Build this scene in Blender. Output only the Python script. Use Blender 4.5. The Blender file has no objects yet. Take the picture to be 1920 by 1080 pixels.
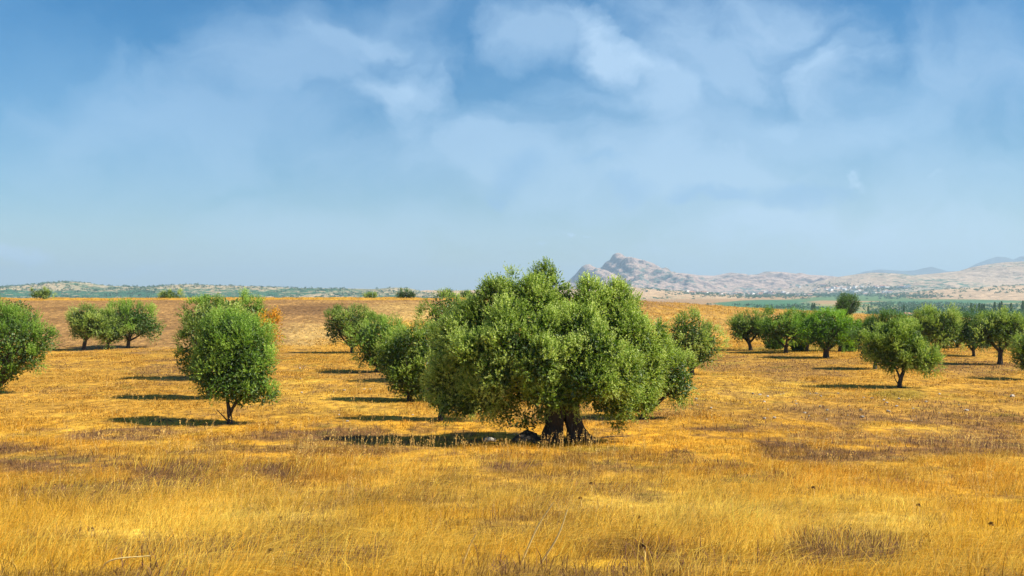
import bpy, math, random
import numpy as np

RNG = np.random.default_rng(7)
random.seed(7)
F = 1867.0; CX = 960.0; HY = 556.0; CAMZ = 4.7
SC = bpy.context.scene
COL = SC.collection

# ------------------------------------------------------------------ noise
def _hash(ix, iy, iz, seed):
    h = (ix.astype(np.int64) * 374761393 + iy.astype(np.int64) * 668265263 + iz.astype(np.int64) * 2147483647 + seed * 974711) & 0xffffffff
    h = ((h ^ (h >> 13)) * 1274126177) & 0xffffffff
    h = ((h ^ (h >> 16)) * 2246822519) & 0xffffffff
    return ((h ^ (h >> 15)) & 0xffffff) / float(0xffffff)

def noise(x, y, z=None, seed=0):
    x = np.asarray(x, float); y = np.asarray(y, float)
    z = np.zeros_like(x) if z is None else np.asarray(z, float)
    x0, y0, z0 = np.floor(x), np.floor(y), np.floor(z)
    fx, fy, fz = x - x0, y - y0, z - z0
    fx = fx*fx*(3-2*fx); fy = fy*fy*(3-2*fy); fz = fz*fz*(3-2*fz)
    r = 0
    for a in (0, 1):
        for b in (0, 1):
            for c in (0, 1):
                w = (fx if a else 1-fx) * (fy if b else 1-fy) * (fz if c else 1-fz)
                r = r + w * _hash(x0+a, y0+b, z0+c, seed)
    return r * 2 - 1

def fbm(x, y, z=None, oct=4, seed=0, gain=.5):
    a, s, t = 1.0, 0, 0
    for k in range(oct):
        s = s + a * noise(x * 2**k + 13.7*k, y * 2**k + 7.1*k, None if z is None else z * 2**k + 3.3*k, seed + k)
        t += a; a *= gain
    return s / t

def ridged(x, y, oct=5, seed=0):
    a, s, t = 1.0, 0, 0
    for k in range(oct):
        s = s + a * (1 - np.abs(noise(x * 2**k + 3.1*k, y * 2**k + 9.7*k, None, seed + k)))
        t += a; a *= .5
    return s / t

def sstep(a, b, x):
    t = np.clip((np.asarray(x, float) - a) / (b - a), 0, 1)
    return t*t*(3-2*t)

def norm(v):
    return v / np.maximum(np.linalg.norm(v, axis=-1, keepdims=True), 1e-9)

# ------------------------------------------------------------------ terrain
ND = np.array([-40, 0, 3, 5, 9, 15, 22, 33, 50, 85])
NZ = np.array([3.1, 3.1, 3.05, 2.85, 2.2, 1.3, .55, 0, .05, .3])
FD = np.array([150, 180, 230, 350, 700, 1500, 2500, 3500, 4500, 6000, 30000])
def terrain(X, Y, detail=True):
    X = np.asarray(X, float); Y = np.asarray(Y, float)
    zn = np.interp(Y, ND, NZ)
    # soften the kinks of the profile
    zn = .5*zn + .25*np.interp(Y-1.5, ND, NZ) + .25*np.interp(Y+1.5, ND, NZ)
    Xc = X / np.maximum(Y, 60) * 180
    zc = np.interp(Xc, [-300, -80, -20, 18, 28, 42, 57, 71, 90, 200], [4.5, 4.4, 4.45, 4.3, 3.6, 2.6, 1.75, 1.1, .5, -.5])
    t = np.clip((Y-82)/(185-82), 0, 1)
    rise = np.sin(t*np.pi/2)**1.25
    z = np.where(Y < 82, zn, zn + (zc-zn)*rise)
    # beyond the crest: down into the valley, then slowly up
    zv = np.interp(Y, [185, 260, 420, 700, 1500, 2500, 3500, 4500, 6000, 30000], [0, -4.2, -9, -13, -16.6, -13, -2, 14, 20, 20])
    left = sstep(-200, 300, X)
    zl = np.interp(Y, [185, 260, 420, 700, 30000], [0, -4, -9, -15, -15])
    far = zl*(1-left) + zv*left
    fade = sstep(185, 650, Y)
    zf = zc*(1-fade) + far
    z = np.where(Y > 185, zf, z)
    z = z + .12*fbm(X/9, Y/9, oct=2, seed=3) * sstep(36, 60, Y) + .22*fbm(X/5, Y/7, oct=3, seed=4)*sstep(130, 170, Y)*(1-sstep(190, 240, Y))
    if detail:
        m = sstep(80, 92, Y) * (1 - sstep(210, 260, Y))
        cl = fbm(X/.9, Y/1.6, oct=3, seed=21)
        z = z + m * .14 * cl
        z = z + .03*fbm(X/.5, Y/.5, oct=2, seed=5) * (1-sstep(60, 85, Y))
    return z

def proj(X, Y, Z):
    Ys = np.maximum(Y, .5)
    return CX + F*X/Ys, HY - F*(Z-CAMZ)/Ys

def on_ground(px, py, dmax=400):
    """world point where the sight line through this spot of the photo first meets the ground"""
    Ds = np.concatenate([np.arange(4, 120, .05), np.arange(120, dmax, .25)])
    X = (px-CX)/F*Ds
    ray = CAMZ - (py-HY)/F*Ds
    hit = np.nonzero(terrain(X, Ds, False) >= ray)[0]
    i = hit[0] if len(hit) else len(Ds)-1
    return X[i], Ds[i], float(terrain(X[i], Ds[i], False))

# ------------------------------------------------------------------ mesh / object helpers
def new_mesh(name, V, faces, mat=None, smooth=False, attrs=None, cols=None):
    V = np.asarray(V, np.float32); faces = np.asarray(faces, np.int32)
    me = bpy.data.meshes.new(name)
    n, k = faces.shape
    me.vertices.add(len(V)); me.vertices.foreach_set('co', V.ravel())
    me.loops.add(n*k); me.loops.foreach_set('vertex_index', faces.ravel())
    me.polygons.add(n)
    me.polygons.foreach_set('loop_start', np.arange(0, n*k, k, dtype=np.int32))
    me.polygons.foreach_set('loop_total', np.full(n, k, np.int32))
    me.polygons.foreach_set('use_smooth', np.full(n, smooth, bool))
    if attrs:
        for an, (dom, arr) in attrs.items():
            a = me.attributes.new(an, 'FLOAT', dom)
            a.data.foreach_set('value', np.asarray(arr, np.float32).ravel())
    if cols:
        for an, (dom, arr) in cols.items():
            a = me.attributes.new(an, 'FLOAT_COLOR', dom)
            c = np.ones((len(arr), 4), np.float32); c[:, :3] = arr
            a.data.foreach_set('color', c.ravel())
    if mat: me.materials.append(mat)
    me.update(calc_edges=True)
    return me

def link(name, me, parent=None, loc=None):
    o = bpy.data.objects.new(name, me); COL.objects.link(o)
    if parent: o.parent = parent
    if loc is not None: o.location = loc
    return o

def empty(name, loc):
    o = bpy.data.objects.new(name, None); COL.objects.link(o); o.location = loc
    o.empty_display_size = .2
    return o

def tag(o, label=None, cat=None, group=None, kind=None):
    if label: o['label'] = label
    if cat: o['category'] = cat
    if group: o['group'] = group
    if kind: o['kind'] = kind
    return o

def grid_faces(nr, nc):
    i = np.arange(nr-1)[:, None]*nc + np.arange(nc-1)[None, :]
    return np.stack([i, i+1, i+nc+1, i+nc], -1).reshape(-1, 4)

def tube(pts, rad, nseg=10, bump=.12, seed=0, flute=0, sub=6):
    pts = np.asarray(pts, float); rad = np.asarray(rad, float)
    n = len(pts); tt = np.linspace(0, n-1, (n-1)*sub+1)
    # catmull-rom
    P = np.vstack([2*pts[0]-pts[1], pts, 2*pts[-1]-pts[-2]])
    i = np.minimum(tt.astype(int), n-2); f = (tt-i)[:, None]
    p0, p1, p2, p3 = P[i], P[i+1], P[i+2], P[i+3]
    C = .5*((2*p1)+(-p0+p2)*f+(2*p0-5*p1+4*p2-p3)*f**2+(-p0+3*p1-3*p2+p3)*f**3)
    R = np.interp(tt, np.arange(n), rad)
    T = norm(np.gradient(C, axis=0))
    ref = np.array([0.3, 1, .1]); A = norm(np.cross(T, ref)); B = np.cross(T, A)
    th = np.linspace(0, 2*np.pi, nseg, endpoint=False)
    d = A[:, None]*np.cos(th)[None, :, None] + B[:, None]*np.sin(th)[None, :, None]
    S = C[:, None] + d*R[:, None, None]
    q = S/np.maximum(R.max(), .02)
    k = 1 + bump*fbm(q[..., 0]*1.6, q[..., 1]*1.6, q[..., 2]*.7, oct=3, seed=seed)*2
    if flute:
        k = k + flute*np.sin(th*5+seed)[None, :]*(1-np.linspace(0, 1, len(C))[:, None]*.7) + flute*.5*np.sin(th*11+seed*2)[None, :]
    S = C[:, None] + d*(R[:, None]*k)[..., None]
    V = S.reshape(-1, 3); m = len(C)
    r = np.arange(m-1)[:, None]*nseg; c = np.arange(nseg)[None, :]; c2 = (c+1) % nseg
    Fc = np.stack([r+c, r+c2, r+nseg+c2, r+nseg+c], -1).reshape(-1, 4)
    return V, Fc

def merge(parts):
    Vs, Fs, o = [], [], 0
    for V, f in parts:
        Vs.append(V); Fs.append(f+o); o += len(V)
    return np.vstack(Vs), np.vstack(Fs)

# ------------------------------------------------------------------ materials
def mat(name):
    m = bpy.data.materials.new(name); m.use_nodes = True
    nt = m.node_tree
    for n in list(nt.nodes): nt.nodes.remove(n)
    out = nt.nodes.new('ShaderNodeOutputMaterial')
    return m, nt, out

def N(nt, t, **kw):
    n = nt.nodes.new(t)
    for k, v in kw.items():
        if k in n.inputs: n.inputs[k].default_value = v
        else: setattr(n, k, v)
    return n

def L(nt, a, b): nt.links.new(a, b)

def mixrgb(nt, fac, a, b, blend='MIX'):
    n = nt.nodes.new('ShaderNodeMix'); n.data_type = 'RGBA'; n.blend_type = blend
    def put(i, v):
        if hasattr(v, 'links'): L(nt, v, n.inputs[i])
        elif isinstance(v, (int, float)): n.inputs[i].default_value = v
        else: n.inputs[i].default_value = (*v, 1)
    put(0, fac); put(6, a); put(7, b)
    return n.outputs[2]

def math_(nt, op, a, b=None, c=None, clamp=False):
    n = nt.nodes.new('ShaderNodeMath'); n.operation = op; n.use_clamp = clamp
    for i, v in enumerate((a, b, c)):
        if v is None: continue
        if hasattr(v, 'links'): L(nt, v, n.inputs[i])
        else: n.inputs[i].default_value = v
    return n.outputs[0]

def noise_n(nt, scale, detail=4, rough=.55, vec=None, dist=0):
    n = N(nt, 'ShaderNodeTexNoise', Scale=scale, Detail=detail, Roughness=rough, Distortion=dist)
    if vec is not None: L(nt, vec, n.inputs['Vector'])
    return n.outputs['Fac']

def ramp(nt, fac, stops):
    r = nt.nodes.new('ShaderNodeValToRGB'); cr = r.color_ramp
    while len(cr.elements) < len(stops): cr.elements.new(.5)
    for e, (p, c) in zip(cr.elements, stops):
        e.position = p; e.color = (*c, 1) if not isinstance(c, (int, float)) else (c, c, c, 1)
    L(nt, fac, r.inputs[0]); return r.outputs[0]

def leaf_mat(name, dark, mid, light, transl=.36, rough=.5):
    m, nt, out = mat(name)
    a = N(nt, 'ShaderNodeAttribute', attribute_name='tint')
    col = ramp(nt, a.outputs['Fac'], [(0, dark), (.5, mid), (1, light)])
    geo = N(nt, 'ShaderNodeNewGeometry')
    # the underside of an olive leaf is paler and silvery
    under = mixrgb(nt, .35, col, (.22, .27, .16))
    col2 = mixrgb(nt, geo.outputs['Backfacing'], col, under)
    p = N(nt, 'ShaderNodeBsdfPrincipled', Roughness=rough)
    p.inputs['Specular IOR Level'].default_value = .35
    L(nt, col2, p.inputs['Base Color'])
    t = N(nt, 'ShaderNodeBsdfTranslucent')
    L(nt, mixrgb(nt, 1.0, col, (1.0, 1.15, .45), 'MULTIPLY'), t.inputs[0])
    mx = N(nt, 'ShaderNodeMixShader', Fac=transl)
    L(nt, p.outputs[0], mx.inputs[1]); L(nt, t.outputs[0], mx.inputs[2])
    L(nt, mx.outputs[0], out.inputs[0])
    return m

M = {}
M['leaf'] = leaf_mat('olive_leaf', (.042, .088, .010), (.225, .335, .030), (.74, .82, .25))
M['leaf_far'] = leaf_mat('olive_leaf_darker', (.036, .075, .010), (.200, .300, .032), (.66, .74, .22))  # olive green, a little darker all over
M['leaf_bright'] = leaf_mat('fresh_leaf', (.05, .12, .010), (.18, .36, .018), (.40, .62, .035))
M['leaf_fresh'] = leaf_mat('young_olive_leaf', (.036, .085, .010), (.180, .325, .026), (.52, .68, .13))
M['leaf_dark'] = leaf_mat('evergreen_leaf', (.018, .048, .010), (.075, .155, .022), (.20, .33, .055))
M['leaf_orange'] = leaf_mat('withered_leaf', (.35, .15, .01), (.75, .33, .02), (.9, .5, .04))
M['leaf_valley'] = leaf_mat('valley_leaf', (.02, .065, .045), (.035, .11, .065), (.06, .16, .08))

def bark_mat():
    m, nt, out = mat('bark')
    tc = N(nt, 'ShaderNodeTexCoord')
    mp = N(nt, 'ShaderNodeMapping'); mp.inputs['Scale'].default_value = (1, 1, .22)
    L(nt, tc.outputs['Object'], mp.inputs[0])
    n1 = noise_n(nt, 16, 6, .65, mp.outputs[0], .6)
    n2 = noise_n(nt, 3, 3, .5, tc.outputs['Object'])
    col = ramp(nt, n1, [(.36, (.008, .006, .005)), (.54, (.045, .034, .027)), (.72, (.22, .18, .145))])
    col = mixrgb(nt, n2, col, (.05, .04, .03), 'MIX')
    p = N(nt, 'ShaderNodeBsdfPrincipled', Roughness=.9)
    L(nt, col, p.inputs['Base Color'])
    b = N(nt, 'ShaderNodeBump', Strength=.9, Distance=.05); L(nt, n1, b.inputs['Height']); L(nt, b.outputs[0], p.inputs['Normal'])
    L(nt, p.outputs[0], out.inputs[0])
    return m
M['bark'] = bark_mat()

def stone_mat():
    m, nt, out = mat('limestone')
    tc = N(nt, 'ShaderNodeTexCoord')
    n1 = noise_n(nt, 9, 6, .6, tc.outputs['Object'])
    col = ramp(nt, n1, [(.3, (.2, .17, .13)), (.6, (.5, .44, .36)), (.8, (.66, .6, .5))])
    p = N(nt, 'ShaderNodeBsdfPrincipled', Roughness=.9); L(nt, col, p.inputs['Base Color'])
    b = N(nt, 'ShaderNodeBump', Strength=.6, Distance=.03); L(nt, n1, b.inputs['Height']); L(nt, b.outputs[0], p.inputs['Normal'])
    L(nt, p.outputs[0], out.inputs[0]); return m
M['stone'] = stone_mat()

def blade_mat(name, transl=.3):
    m, nt, out = mat(name)
    a = N(nt, 'ShaderNodeAttribute', attribute_name='col')
    geo = N(nt, 'ShaderNodeNewGeometry')
    n1 = noise_n(nt, 30, 2, .5, geo.outputs['Position'])
    col = mixrgb(nt, 1.0, a.outputs['Color'], ramp(nt, n1, [(.3, (.82, .82, .82)), (.7, (1.12, 1.12, 1.12))]), 'MULTIPLY')
    d = N(nt, 'ShaderNodeBsdfPrincipled', Roughness=.65)
    d.inputs['Specular IOR Level'].default_value = .25
    L(nt, col, d.inputs['Base Color'])
    t = N(nt, 'ShaderNodeBsdfTranslucent'); L(nt, col, t.inputs[0])
    mx = N(nt, 'ShaderNodeMixShader', Fac=transl)
    L(nt, d.outputs[0], mx.inputs[1]); L(nt, t.outputs[0], mx.inputs[2]); L(nt, mx.outputs[0], out.inputs[0])
    return m
M['blade'] = blade_mat('dry_grass_blade', .5)

def ground_mat():
    m, nt, out = mat('field_soil')
    a = N(nt, 'ShaderNodeAttribute', attribute_name='col')
    pl = N(nt, 'ShaderNodeAttribute', attribute_name='plough')
    geo = N(nt, 'ShaderNodeNewGeometry')
    mp = N(nt, 'ShaderNodeMapping'); mp.inputs['Scale'].default_value = (1, .6, 1); L(nt, geo.outputs['Position'], mp.inputs[0])
    fine = noise_n(nt, 2.6, 8, .7, mp.outputs[0], .3)
    big = noise_n(nt, .18, 5, .6, geo.outputs['Position'])
    f1 = ramp(nt, fine, [(.34, (.30, .27, .25)), (.5, (.74, .72, .70)), (.66, (1.15, 1.1, 1.0))])
    near = mixrgb(nt, 1.0, a.outputs['Color'], f1, 'MULTIPLY')
    f2 = ramp(nt, big, [(.35, (.82, .80, .78)), (.65, (1.15, 1.15, 1.12))])
    col = mixrgb(nt, 1.0, near, f2, 'MULTIPLY')
    # clods of the ploughed part
    vo = N(nt, 'ShaderNodeTexVoronoi', Scale=1.6); L(nt, mp.outputs[0], vo.inputs['Vector'])
    cl = ramp(nt, vo.outputs['Distance'], [(.1, (1.12, 1.1, 1.08)), (.6, (.78, .75, .73))])
    col = mixrgb(nt, pl.outputs['Fac'], col, mixrgb(nt, 1.0, col, cl, 'MULTIPLY'))
    p = N(nt, 'ShaderNodeBsdfPrincipled', Roughness=.95)
    p.inputs['Specular IOR Level'].default_value = .1
    L(nt, col, p.inputs['Base Color'])
    b = N(nt, 'ShaderNodeBump', Strength=.8, Distance=.12); L(nt, fine, b.inputs['Height']); L(nt, b.outputs[0], p.inputs['Normal'])
    L(nt, p.outputs[0], out.inputs[0]); return m
M['ground'] = ground_mat()

def hill_mat(name, tan, rock, scrub, scrub_amt, scale, dots=None, rockiness=.5):
    """scale: 1/metres of the large patches; dots: 1/metres of the single bushes"""
    m, nt, out = mat(name)
    geo = N(nt, 'ShaderNodeNewGeometry')
    a = N(nt, 'ShaderNodeAttribute', attribute_name='low')
    P = geo.outputs['Position']
    n1 = noise_n(nt, scale, 8, .62, P, .4)
    n2 = noise_n(nt, scale*5, 6, .65, P)
    sep = N(nt, 'ShaderNodeSeparateXYZ'); L(nt, geo.outputs['Normal'], sep.inputs[0])
    steep = math_(nt, 'SUBTRACT', 1.0, sep.outputs['Z'])
    rk = math_(nt, 'ADD', math_(nt, 'MULTIPLY', steep, 2.2*rockiness), math_(nt, 'MULTIPLY', math_(nt, 'SUBTRACT', n2, .5), 1.6))
    col = mixrgb(nt, math_(nt, 'MULTIPLY', rk, 1.0, clamp=True), tan, rock)
    col = mixrgb(nt, 1.0, col, ramp(nt, n2, [(.3, (.75, .75, .75)), (.7, (1.2, 1.2, 1.2))]), 'MULTIPLY')
    g = math_(nt, 'ADD', math_(nt, 'MULTIPLY', math_(nt, 'SUBTRACT', n1, .5), 3.0), math_(nt, 'ADD', math_(nt, 'MULTIPLY', a.outputs['Fac'], .9), scrub_amt-.5))
    n3 = noise_n(nt, scale*14, 5, .7, P)
    g2 = math_(nt, 'MULTIPLY', math_(nt, 'SUBTRACT', math_(nt, 'ADD', g, math_(nt, 'MULTIPLY', math_(nt, 'SUBTRACT', n3, .5), 3.5)), .25), 4.0, clamp=True)
    sc = mixrgb(nt, n3, scrub, tuple(min(1, c*1.9) for c in scrub))
    col = mixrgb(nt, g2, col, sc)
    p = N(nt, 'ShaderNodeBsdfPrincipled', Roughness=1.0); p.inputs['Specular IOR Level'].default_value = 0
    L(nt, col, p.inputs['Base Color'])
    b = N(nt, 'ShaderNodeBump', Strength=.7, Distance=.12/scale); L(nt, n2, b.inputs['Height']); L(nt, b.outputs[0], p.inputs['Normal'])
    L(nt, p.outputs[0], out.inputs[0]); return m

# ------------------------------------------------------------------ colour of the field, as patches lying in the world
GOLD = np.array([.64, .34, .032]); STRAW = np.array([.76, .50, .075]); BROWN = np.array([.19, .10, .048])
DKBR = np.array([.10, .058, .032]); PLOUGH = np.array([.43, .26, .10]); PLOUGH_D = np.array([.25, .145, .065])
PALE = np.array([.58, .39, .14]); OLIVE = np.array([.22, .23, .035])

def ell(px, py, cx, cy, rx, ry, n, soft=.5):
    d = np.sqrt(((px-cx)/rx)**2 + ((py-cy)/ry)**2) + n
    return 1 - sstep(1-soft, 1+soft*.4, d)

def patches(X, Y, Z):
    px, py = proj(X, Y, Z)
    n = .55*fbm(X/2.5, Y/2.5, oct=3, seed=11)
    nb = fbm(X/6, Y/8, oct=4, seed=12); ns = fbm(X/.8, Y/.8, oct=3, seed=13)
    brown = sstep(-.02, .5, nb*.6+ns*.7)*.75
    B = [(610, 815, 190, 16), (1380, 803, 110, 9), (1560, 775, 150, 20), (1800, 775, 170, 26), (1780, 835, 170, 30), (1600, 855, 140, 16),  # first band: brown ground plus part of the old tree's shadow, painted in
         (310, 695, 60, 22), (230, 815, 120, 14), (90, 870, 200, 30), (160, 930, 140, 40), (330, 900, 120, 40), (520, 885, 90, 22),
         (960, 875, 70, 16), (1480, 845, 60, 22), (1480, 690, 130, 24), (1350, 680, 60, 20), (730, 705, 90, 10), (1830, 690, 120, 18), (640, 1050, 150, 26), (1580, 1040, 130, 40)]
    b2 = np.zeros_like(px)
    for c in B: b2 = np.maximum(b2, ell(px, py, *c, n*1.2))
    w = {}
    w['brown'] = np.clip(np.maximum(brown*.95, b2*(.95+.9*ns)), 0, 1)
    S = [(430, 960, 260, 60), (1450, 975, 330, 60), (420, 975, 300, 70), (860, 900, 300, 60), (1200, 930, 250, 60), (560, 745, 120, 40), (1400, 730, 160, 25), (300, 640, 150, 10), (1560, 960, 260, 40), (720, 770, 90, 10)]
    s2 = np.zeros_like(px)
    for c in S: s2 = np.maximum(s2, ell(px, py, *c, n))
    w['straw'] = np.clip(s2*.6 + .5*sstep(.1, .5, fbm(X/3, Y/3, oct=3, seed=15)), 0, 1)
    # ploughed part: beyond the trees, left and centre
    lim = np.interp(px, [-200, 330, 520, 620, 760, 860, 1230, 1380, 2100], [655, 655, 642, 612, 590, 574, 574, 560, 560])
    pl = (1-sstep(-5, 5, py - lim + n*26))*(py > 0)
    top = sstep(561.5, 564.5, py + nb*2.5)                      # a strip of stubble along the crest
    w['plough'] = pl*top
    pd = np.maximum(ell(px, py, 630, 583, 180, 14, n*.6), .25*ell(px, py, 250, 600, 260, 30, n))
    pd = np.maximum(pd, .5*sstep(0, .4, nb)) * w['plough']
    w['ploughdark'] = pd
    pale = ell(px, py, 575, 628, 70, 24, n*.7)
    pale = np.maximum(pale, ell(px, py, 760, 585, 130, 20, n*.5))
    w['pale'] = pale
    gr = np.maximum(ell(px, py, 1120, 842, 90, 9, n), ell(px, py, 1690, 738, 60, 12, n))*.8
    gr = np.maximum(gr, ell(px, py, 820, 745, 60, 12, n)); gr = np.maximum(gr, ell(px, py, 1500, 655, 110, 7, n)*.8)
    gr = np.maximum(gr, sstep(.45, .7, fbm(X/1.3, Y/1.3, oct=2, seed=16))*.5)
    w['green'] = gr
    # tufted slope right of the big tree
    sl = ((px > 1180) & (py < 648)).astype(float)
    w['slope'] = sl*(1-sstep(615, 645, py+n*10))
    c = np.tile(GOLD, (len(px), 1))
    def mx(c, k, col): return c*(1-k[:, None]) + np.asarray(col)*k[:, None]
    c = mx(c, np.clip(w['straw']*.8, 0, 1), STRAW)
    c = mx(c, .75*(1-sstep(12, 24, Y)), [.76, .48, .045])
    c = mx(c, np.clip(s2*(1-sstep(14, 24, Y)), 0, 1)*.8, [.90, .64, .12])
    c = mx(c, w['brown']*.85, BROWN)
    c = mx(c, .5*sstep(34, 42, Y)*(1-w['straw']*.6), [.50, .29, .06])
    c = mx(c, w['green']*.6, OLIVE)
    c = mx(c, w['slope']*.5*(1+ns.clip(-1, 1)), [.42, .26, .09])
    c = mx(c, w['plough']*.95, PLOUGH)
    c = mx(c, w['ploughdark']*.8, PLOUGH_D)
    c = mx(c, np.clip(w['pale']*.9, 0, 1), PALE)
    # the valley beyond the crest
    far = sstep(205, 260, Y)
    v = np.tile(np.array([.13, .24, .09]), (len(px), 1))
    fn = .35*fbm(X/180, Y/260, oct=4, seed=17)
    tanv = np.array([.50, .32, .16])
    for (cx, cy, rx, ry) in [(1290, 563, 130, 12), (1420, 556, 110, 7), (1600, 568, 110, 5), (1120, 556, 200, 12), (900, 556, 140, 8), (600, 556, 200, 4), (1790, 559, 90, 3), (1900, 545, 160, 10), (1550, 574, 60, 4)]:
        v = mx(v, ell(px, py, cx, cy, rx, ry, fn, .15)*.95, tanv*(1+.12*fn[:, None]))
    for (cx, cy, rx, ry) in [(1440, 570, 95, 8), (1500, 579, 130, 6), (1760, 568, 150, 5)]:
        v = mx(v, ell(px, py, cx, cy, rx, ry, fn*.6, .12)*.95, [.07, .21, .10])
    ci = np.floor(X/110+.25*np.floor(Y/130)).astype(np.int64); cj = np.floor(Y/130).astype(np.int64)
    hc = _hash(ci, cj, ci*0, 91); inv = (px > 1500)*(Y < 2700)
    v = mx(v, (hc > .72)*inv*.75, [.42, .36, .17]); v = mx(v, ((hc > .45) & (hc < .72))*inv*.6, [.22, .36, .13])
    strip = sstep(.1, .3, noise(X/400+Y/90, Y/70, seed=31))
    v = mx(v, strip*.35*(px > 1650), [.16, .26, .10])
    c = mx(c, far, v)
    return c, w

# ------------------------------------------------------------------ ground sheet
def build_ground():
    rings = np.concatenate([np.arange(2, 36, .14), np.arange(36, 85, .3), np.arange(85, 200, .33), np.geomspace(200, 22000, 190)])
    rings = np.concatenate([[.3], rings])
    ang = np.concatenate([np.linspace(-178, -37, 60), np.linspace(-36, 36, 820), np.linspace(37, 178, 60)])
    a = np.radians(ang)
    R, A = np.meshgrid(rings, a, indexing='ij')
    # inside +-36 degrees the rings are lines of equal depth; outside they are round
    k = np.where(np.abs(A) < np.radians(40), 1/np.cos(A), 1/np.cos(np.radians(36)))
    Rr = np.minimum(R*k, 26000)
    X = Rr*np.sin(A); Y = Rr*np.cos(A)
    Z = terrain(X, Y)
    V = np.stack([X, Y, Z], -1).reshape(-1, 3)
    f = grid_faces(*R.shape)[:, ::-1]
    c, w = patches(V[:, 0], V[:, 1], V[:, 2])
    me = new_mesh('ground', V, f, M['ground'], True, attrs={'plough': ('POINT', w['plough'])}, cols={'col': ('POINT', c)})
    tag(link('ground', me), kind='structure')
build_ground()

# ------------------------------------------------------------------ far hills and mountains: real relief at their own distance
def hill(name, sil, D0, wf, wb, base, amp, nscale, material, step, seed, rows=120, spur=.5, power=1.3, low=None):
    sil = np.array(sil, float)
    x0 = (sil[0, 0]-CX)/F*D0; x1 = (sil[-1, 0]-CX)/F*D0
    xs = np.arange(x0, x1, step)
    H = np.interp(xs, (sil[:, 0]-CX)/F*D0, CAMZ + (HY-sil[:, 1])/F*D0)
    t = np.concatenate([-np.linspace(1, 0, rows)**1.2, np.linspace(0, 1, rows//3)[1:]])
    T, Xg = np.meshgrid(t, xs, indexing='ij')
    Yg = D0 + np.where(T < 0, T*wf, T*wb)
    prof = (1-np.abs(T)**power)
    Hm = np.tile(H, (len(t), 1))
    # shift silhouette sideways with depth so ridges do not run straight at the viewer
    sh = fbm(Xg/nscale/2, Yg/nscale/2, oct=2, seed=seed+50)*nscale*.5*(1-prof)
    Hm = np.interp((Xg+sh).ravel(), xs, H).reshape(Xg.shape)
    r = ridged(Xg/nscale + .3*Yg/nscale, Yg/nscale*spur, 6, seed) - .62
    mid = np.clip(4*prof*(1-prof), 0, 1)
    rel = np.clip((Hm-base)/(H.max()-base), .12, 1)
    amp = amp*rel
    Z = base + (Hm-base)*prof + amp*r*(mid*1.0 + .03*prof) + amp*.20*fbm(Xg/nscale*5, Yg/nscale*5, oct=4, seed=seed+9)*np.clip(mid+.06, 0, 1)
    Z = np.where(prof < .02, base-6, Z)
    V = np.stack([Xg, Yg, Z], -1).reshape(-1, 3)
    lowv = np.clip(1-(Z-base)/np.maximum(Hm-base, 5), 0, 1)
    me = new_mesh(name, V, grid_faces(*Xg.shape)[:, ::-1][:, ::-1], material, True, attrs={'low': ('POINT', lowv.ravel() if low is None else np.full(lowv.size, low))})
    o = tag(link(name, me), kind='structure')
    return Xg, Yg, Z

m_left = hill_mat('scrubby_hill', (.42, .33, .20), (.34, .29, .2), (.03, .085, .045), .66, 1/420., rockiness=.25)
m_tan = hill_mat('harvested_hill', (.50, .34, .19), (.42, .28, .17), (.05, .09, .045), -.12, 1/500., rockiness=.2)
m_mount = hill_mat('rocky_mountain', (.50, .355, .27), (.15, .115, .12), (.06, .09, .075), .24, 1/700., rockiness=1.6)
m_mid = hill_mat('pale_hills', (.49, .37, .26), (.29, .23, .19), (.05, .10, .07), .34, 1/600., rockiness=.3)
m_foot = hill_mat('bare_foothill', (.52, .37, .23), (.46, .33, .22), (.05, .08, .05), -.62, 1/350., rockiness=.1)
m_far = hill_mat('distant_ridge', (.12, .13, .14), (.10, .11, .13), (.06, .08, .08), .3, 1/1500.)

HL = hill('hills', [(-260, 541), (-120, 538), (0, 537), (60, 537), (100, 531), (130, 528), (160, 530), (200, 536), (240, 537), (300, 538), (330, 534), (350, 533), (400, 535), (450, 536), (560, 540), (640, 541), (700, 542), (740, 539), (765, 540), (790, 546), (830, 553), (900, 560)],
     3600, 900, 500, -16, 15, 190, m_left, 6, 3)
HT = hill('hills', [(700, 560), (750, 549), (800, 544), (840, 545), (900, 544), (1000, 545), (1100, 541), (1180, 538), (1230, 543), (1300, 548), (1360, 553), (1420, 560)],
     4600, 1500, 600, -14, 10, 420, m_tan, 8, 5)
HB = hill('mountain', [(1010, 548), (1050, 534), (1066, 526), (1078, 515), (1087, 504), (1092, 499), (1098, 496), (1105, 495), (1112, 499), (1120, 503), (1127, 502), (1135, 492), (1143, 488), (1149, 478), (1154, 475), (1159, 474), (1163, 475), (1168, 480), (1174, 482), (1180, 485), (1190, 483), (1205, 488), (1220, 492), (1232, 499), (1243, 506), (1260, 511), (1290, 513), (1310, 516), (1340, 517), (1370, 511), (1385, 513), (1400, 516), (1420, 514), (1435, 509), (1470, 510), (1500, 514), (1560, 518), (1640, 530), (1720, 550)],
     9000, 2600, 900, -10, 210, 480, m_mount, 8, 8, rows=190, spur=.45, power=1.0)
HM = hill('hills', [(1440, 548), (1500, 537), (1530, 528), (1560, 521), (1600, 515), (1635, 511), (1660, 512), (1700, 517), (1740, 514), (1800, 508), (1822, 501), (1850, 496), (1880, 492), (1920, 490), (2000, 486), (2200, 500)],
     6600, 1900, 900, -10, 42, 420, m_mid, 9, 13, rows=130)
HF = hill('hills', [(1560, 572), (1620, 566), (1680, 556), (1720, 548), (1760, 543), (1820, 540), (1880, 536), (1960, 534), (2200, 530)],
     3900, 1300, 700, -18, 8, 500, m_foot, 8, 17)
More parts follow.
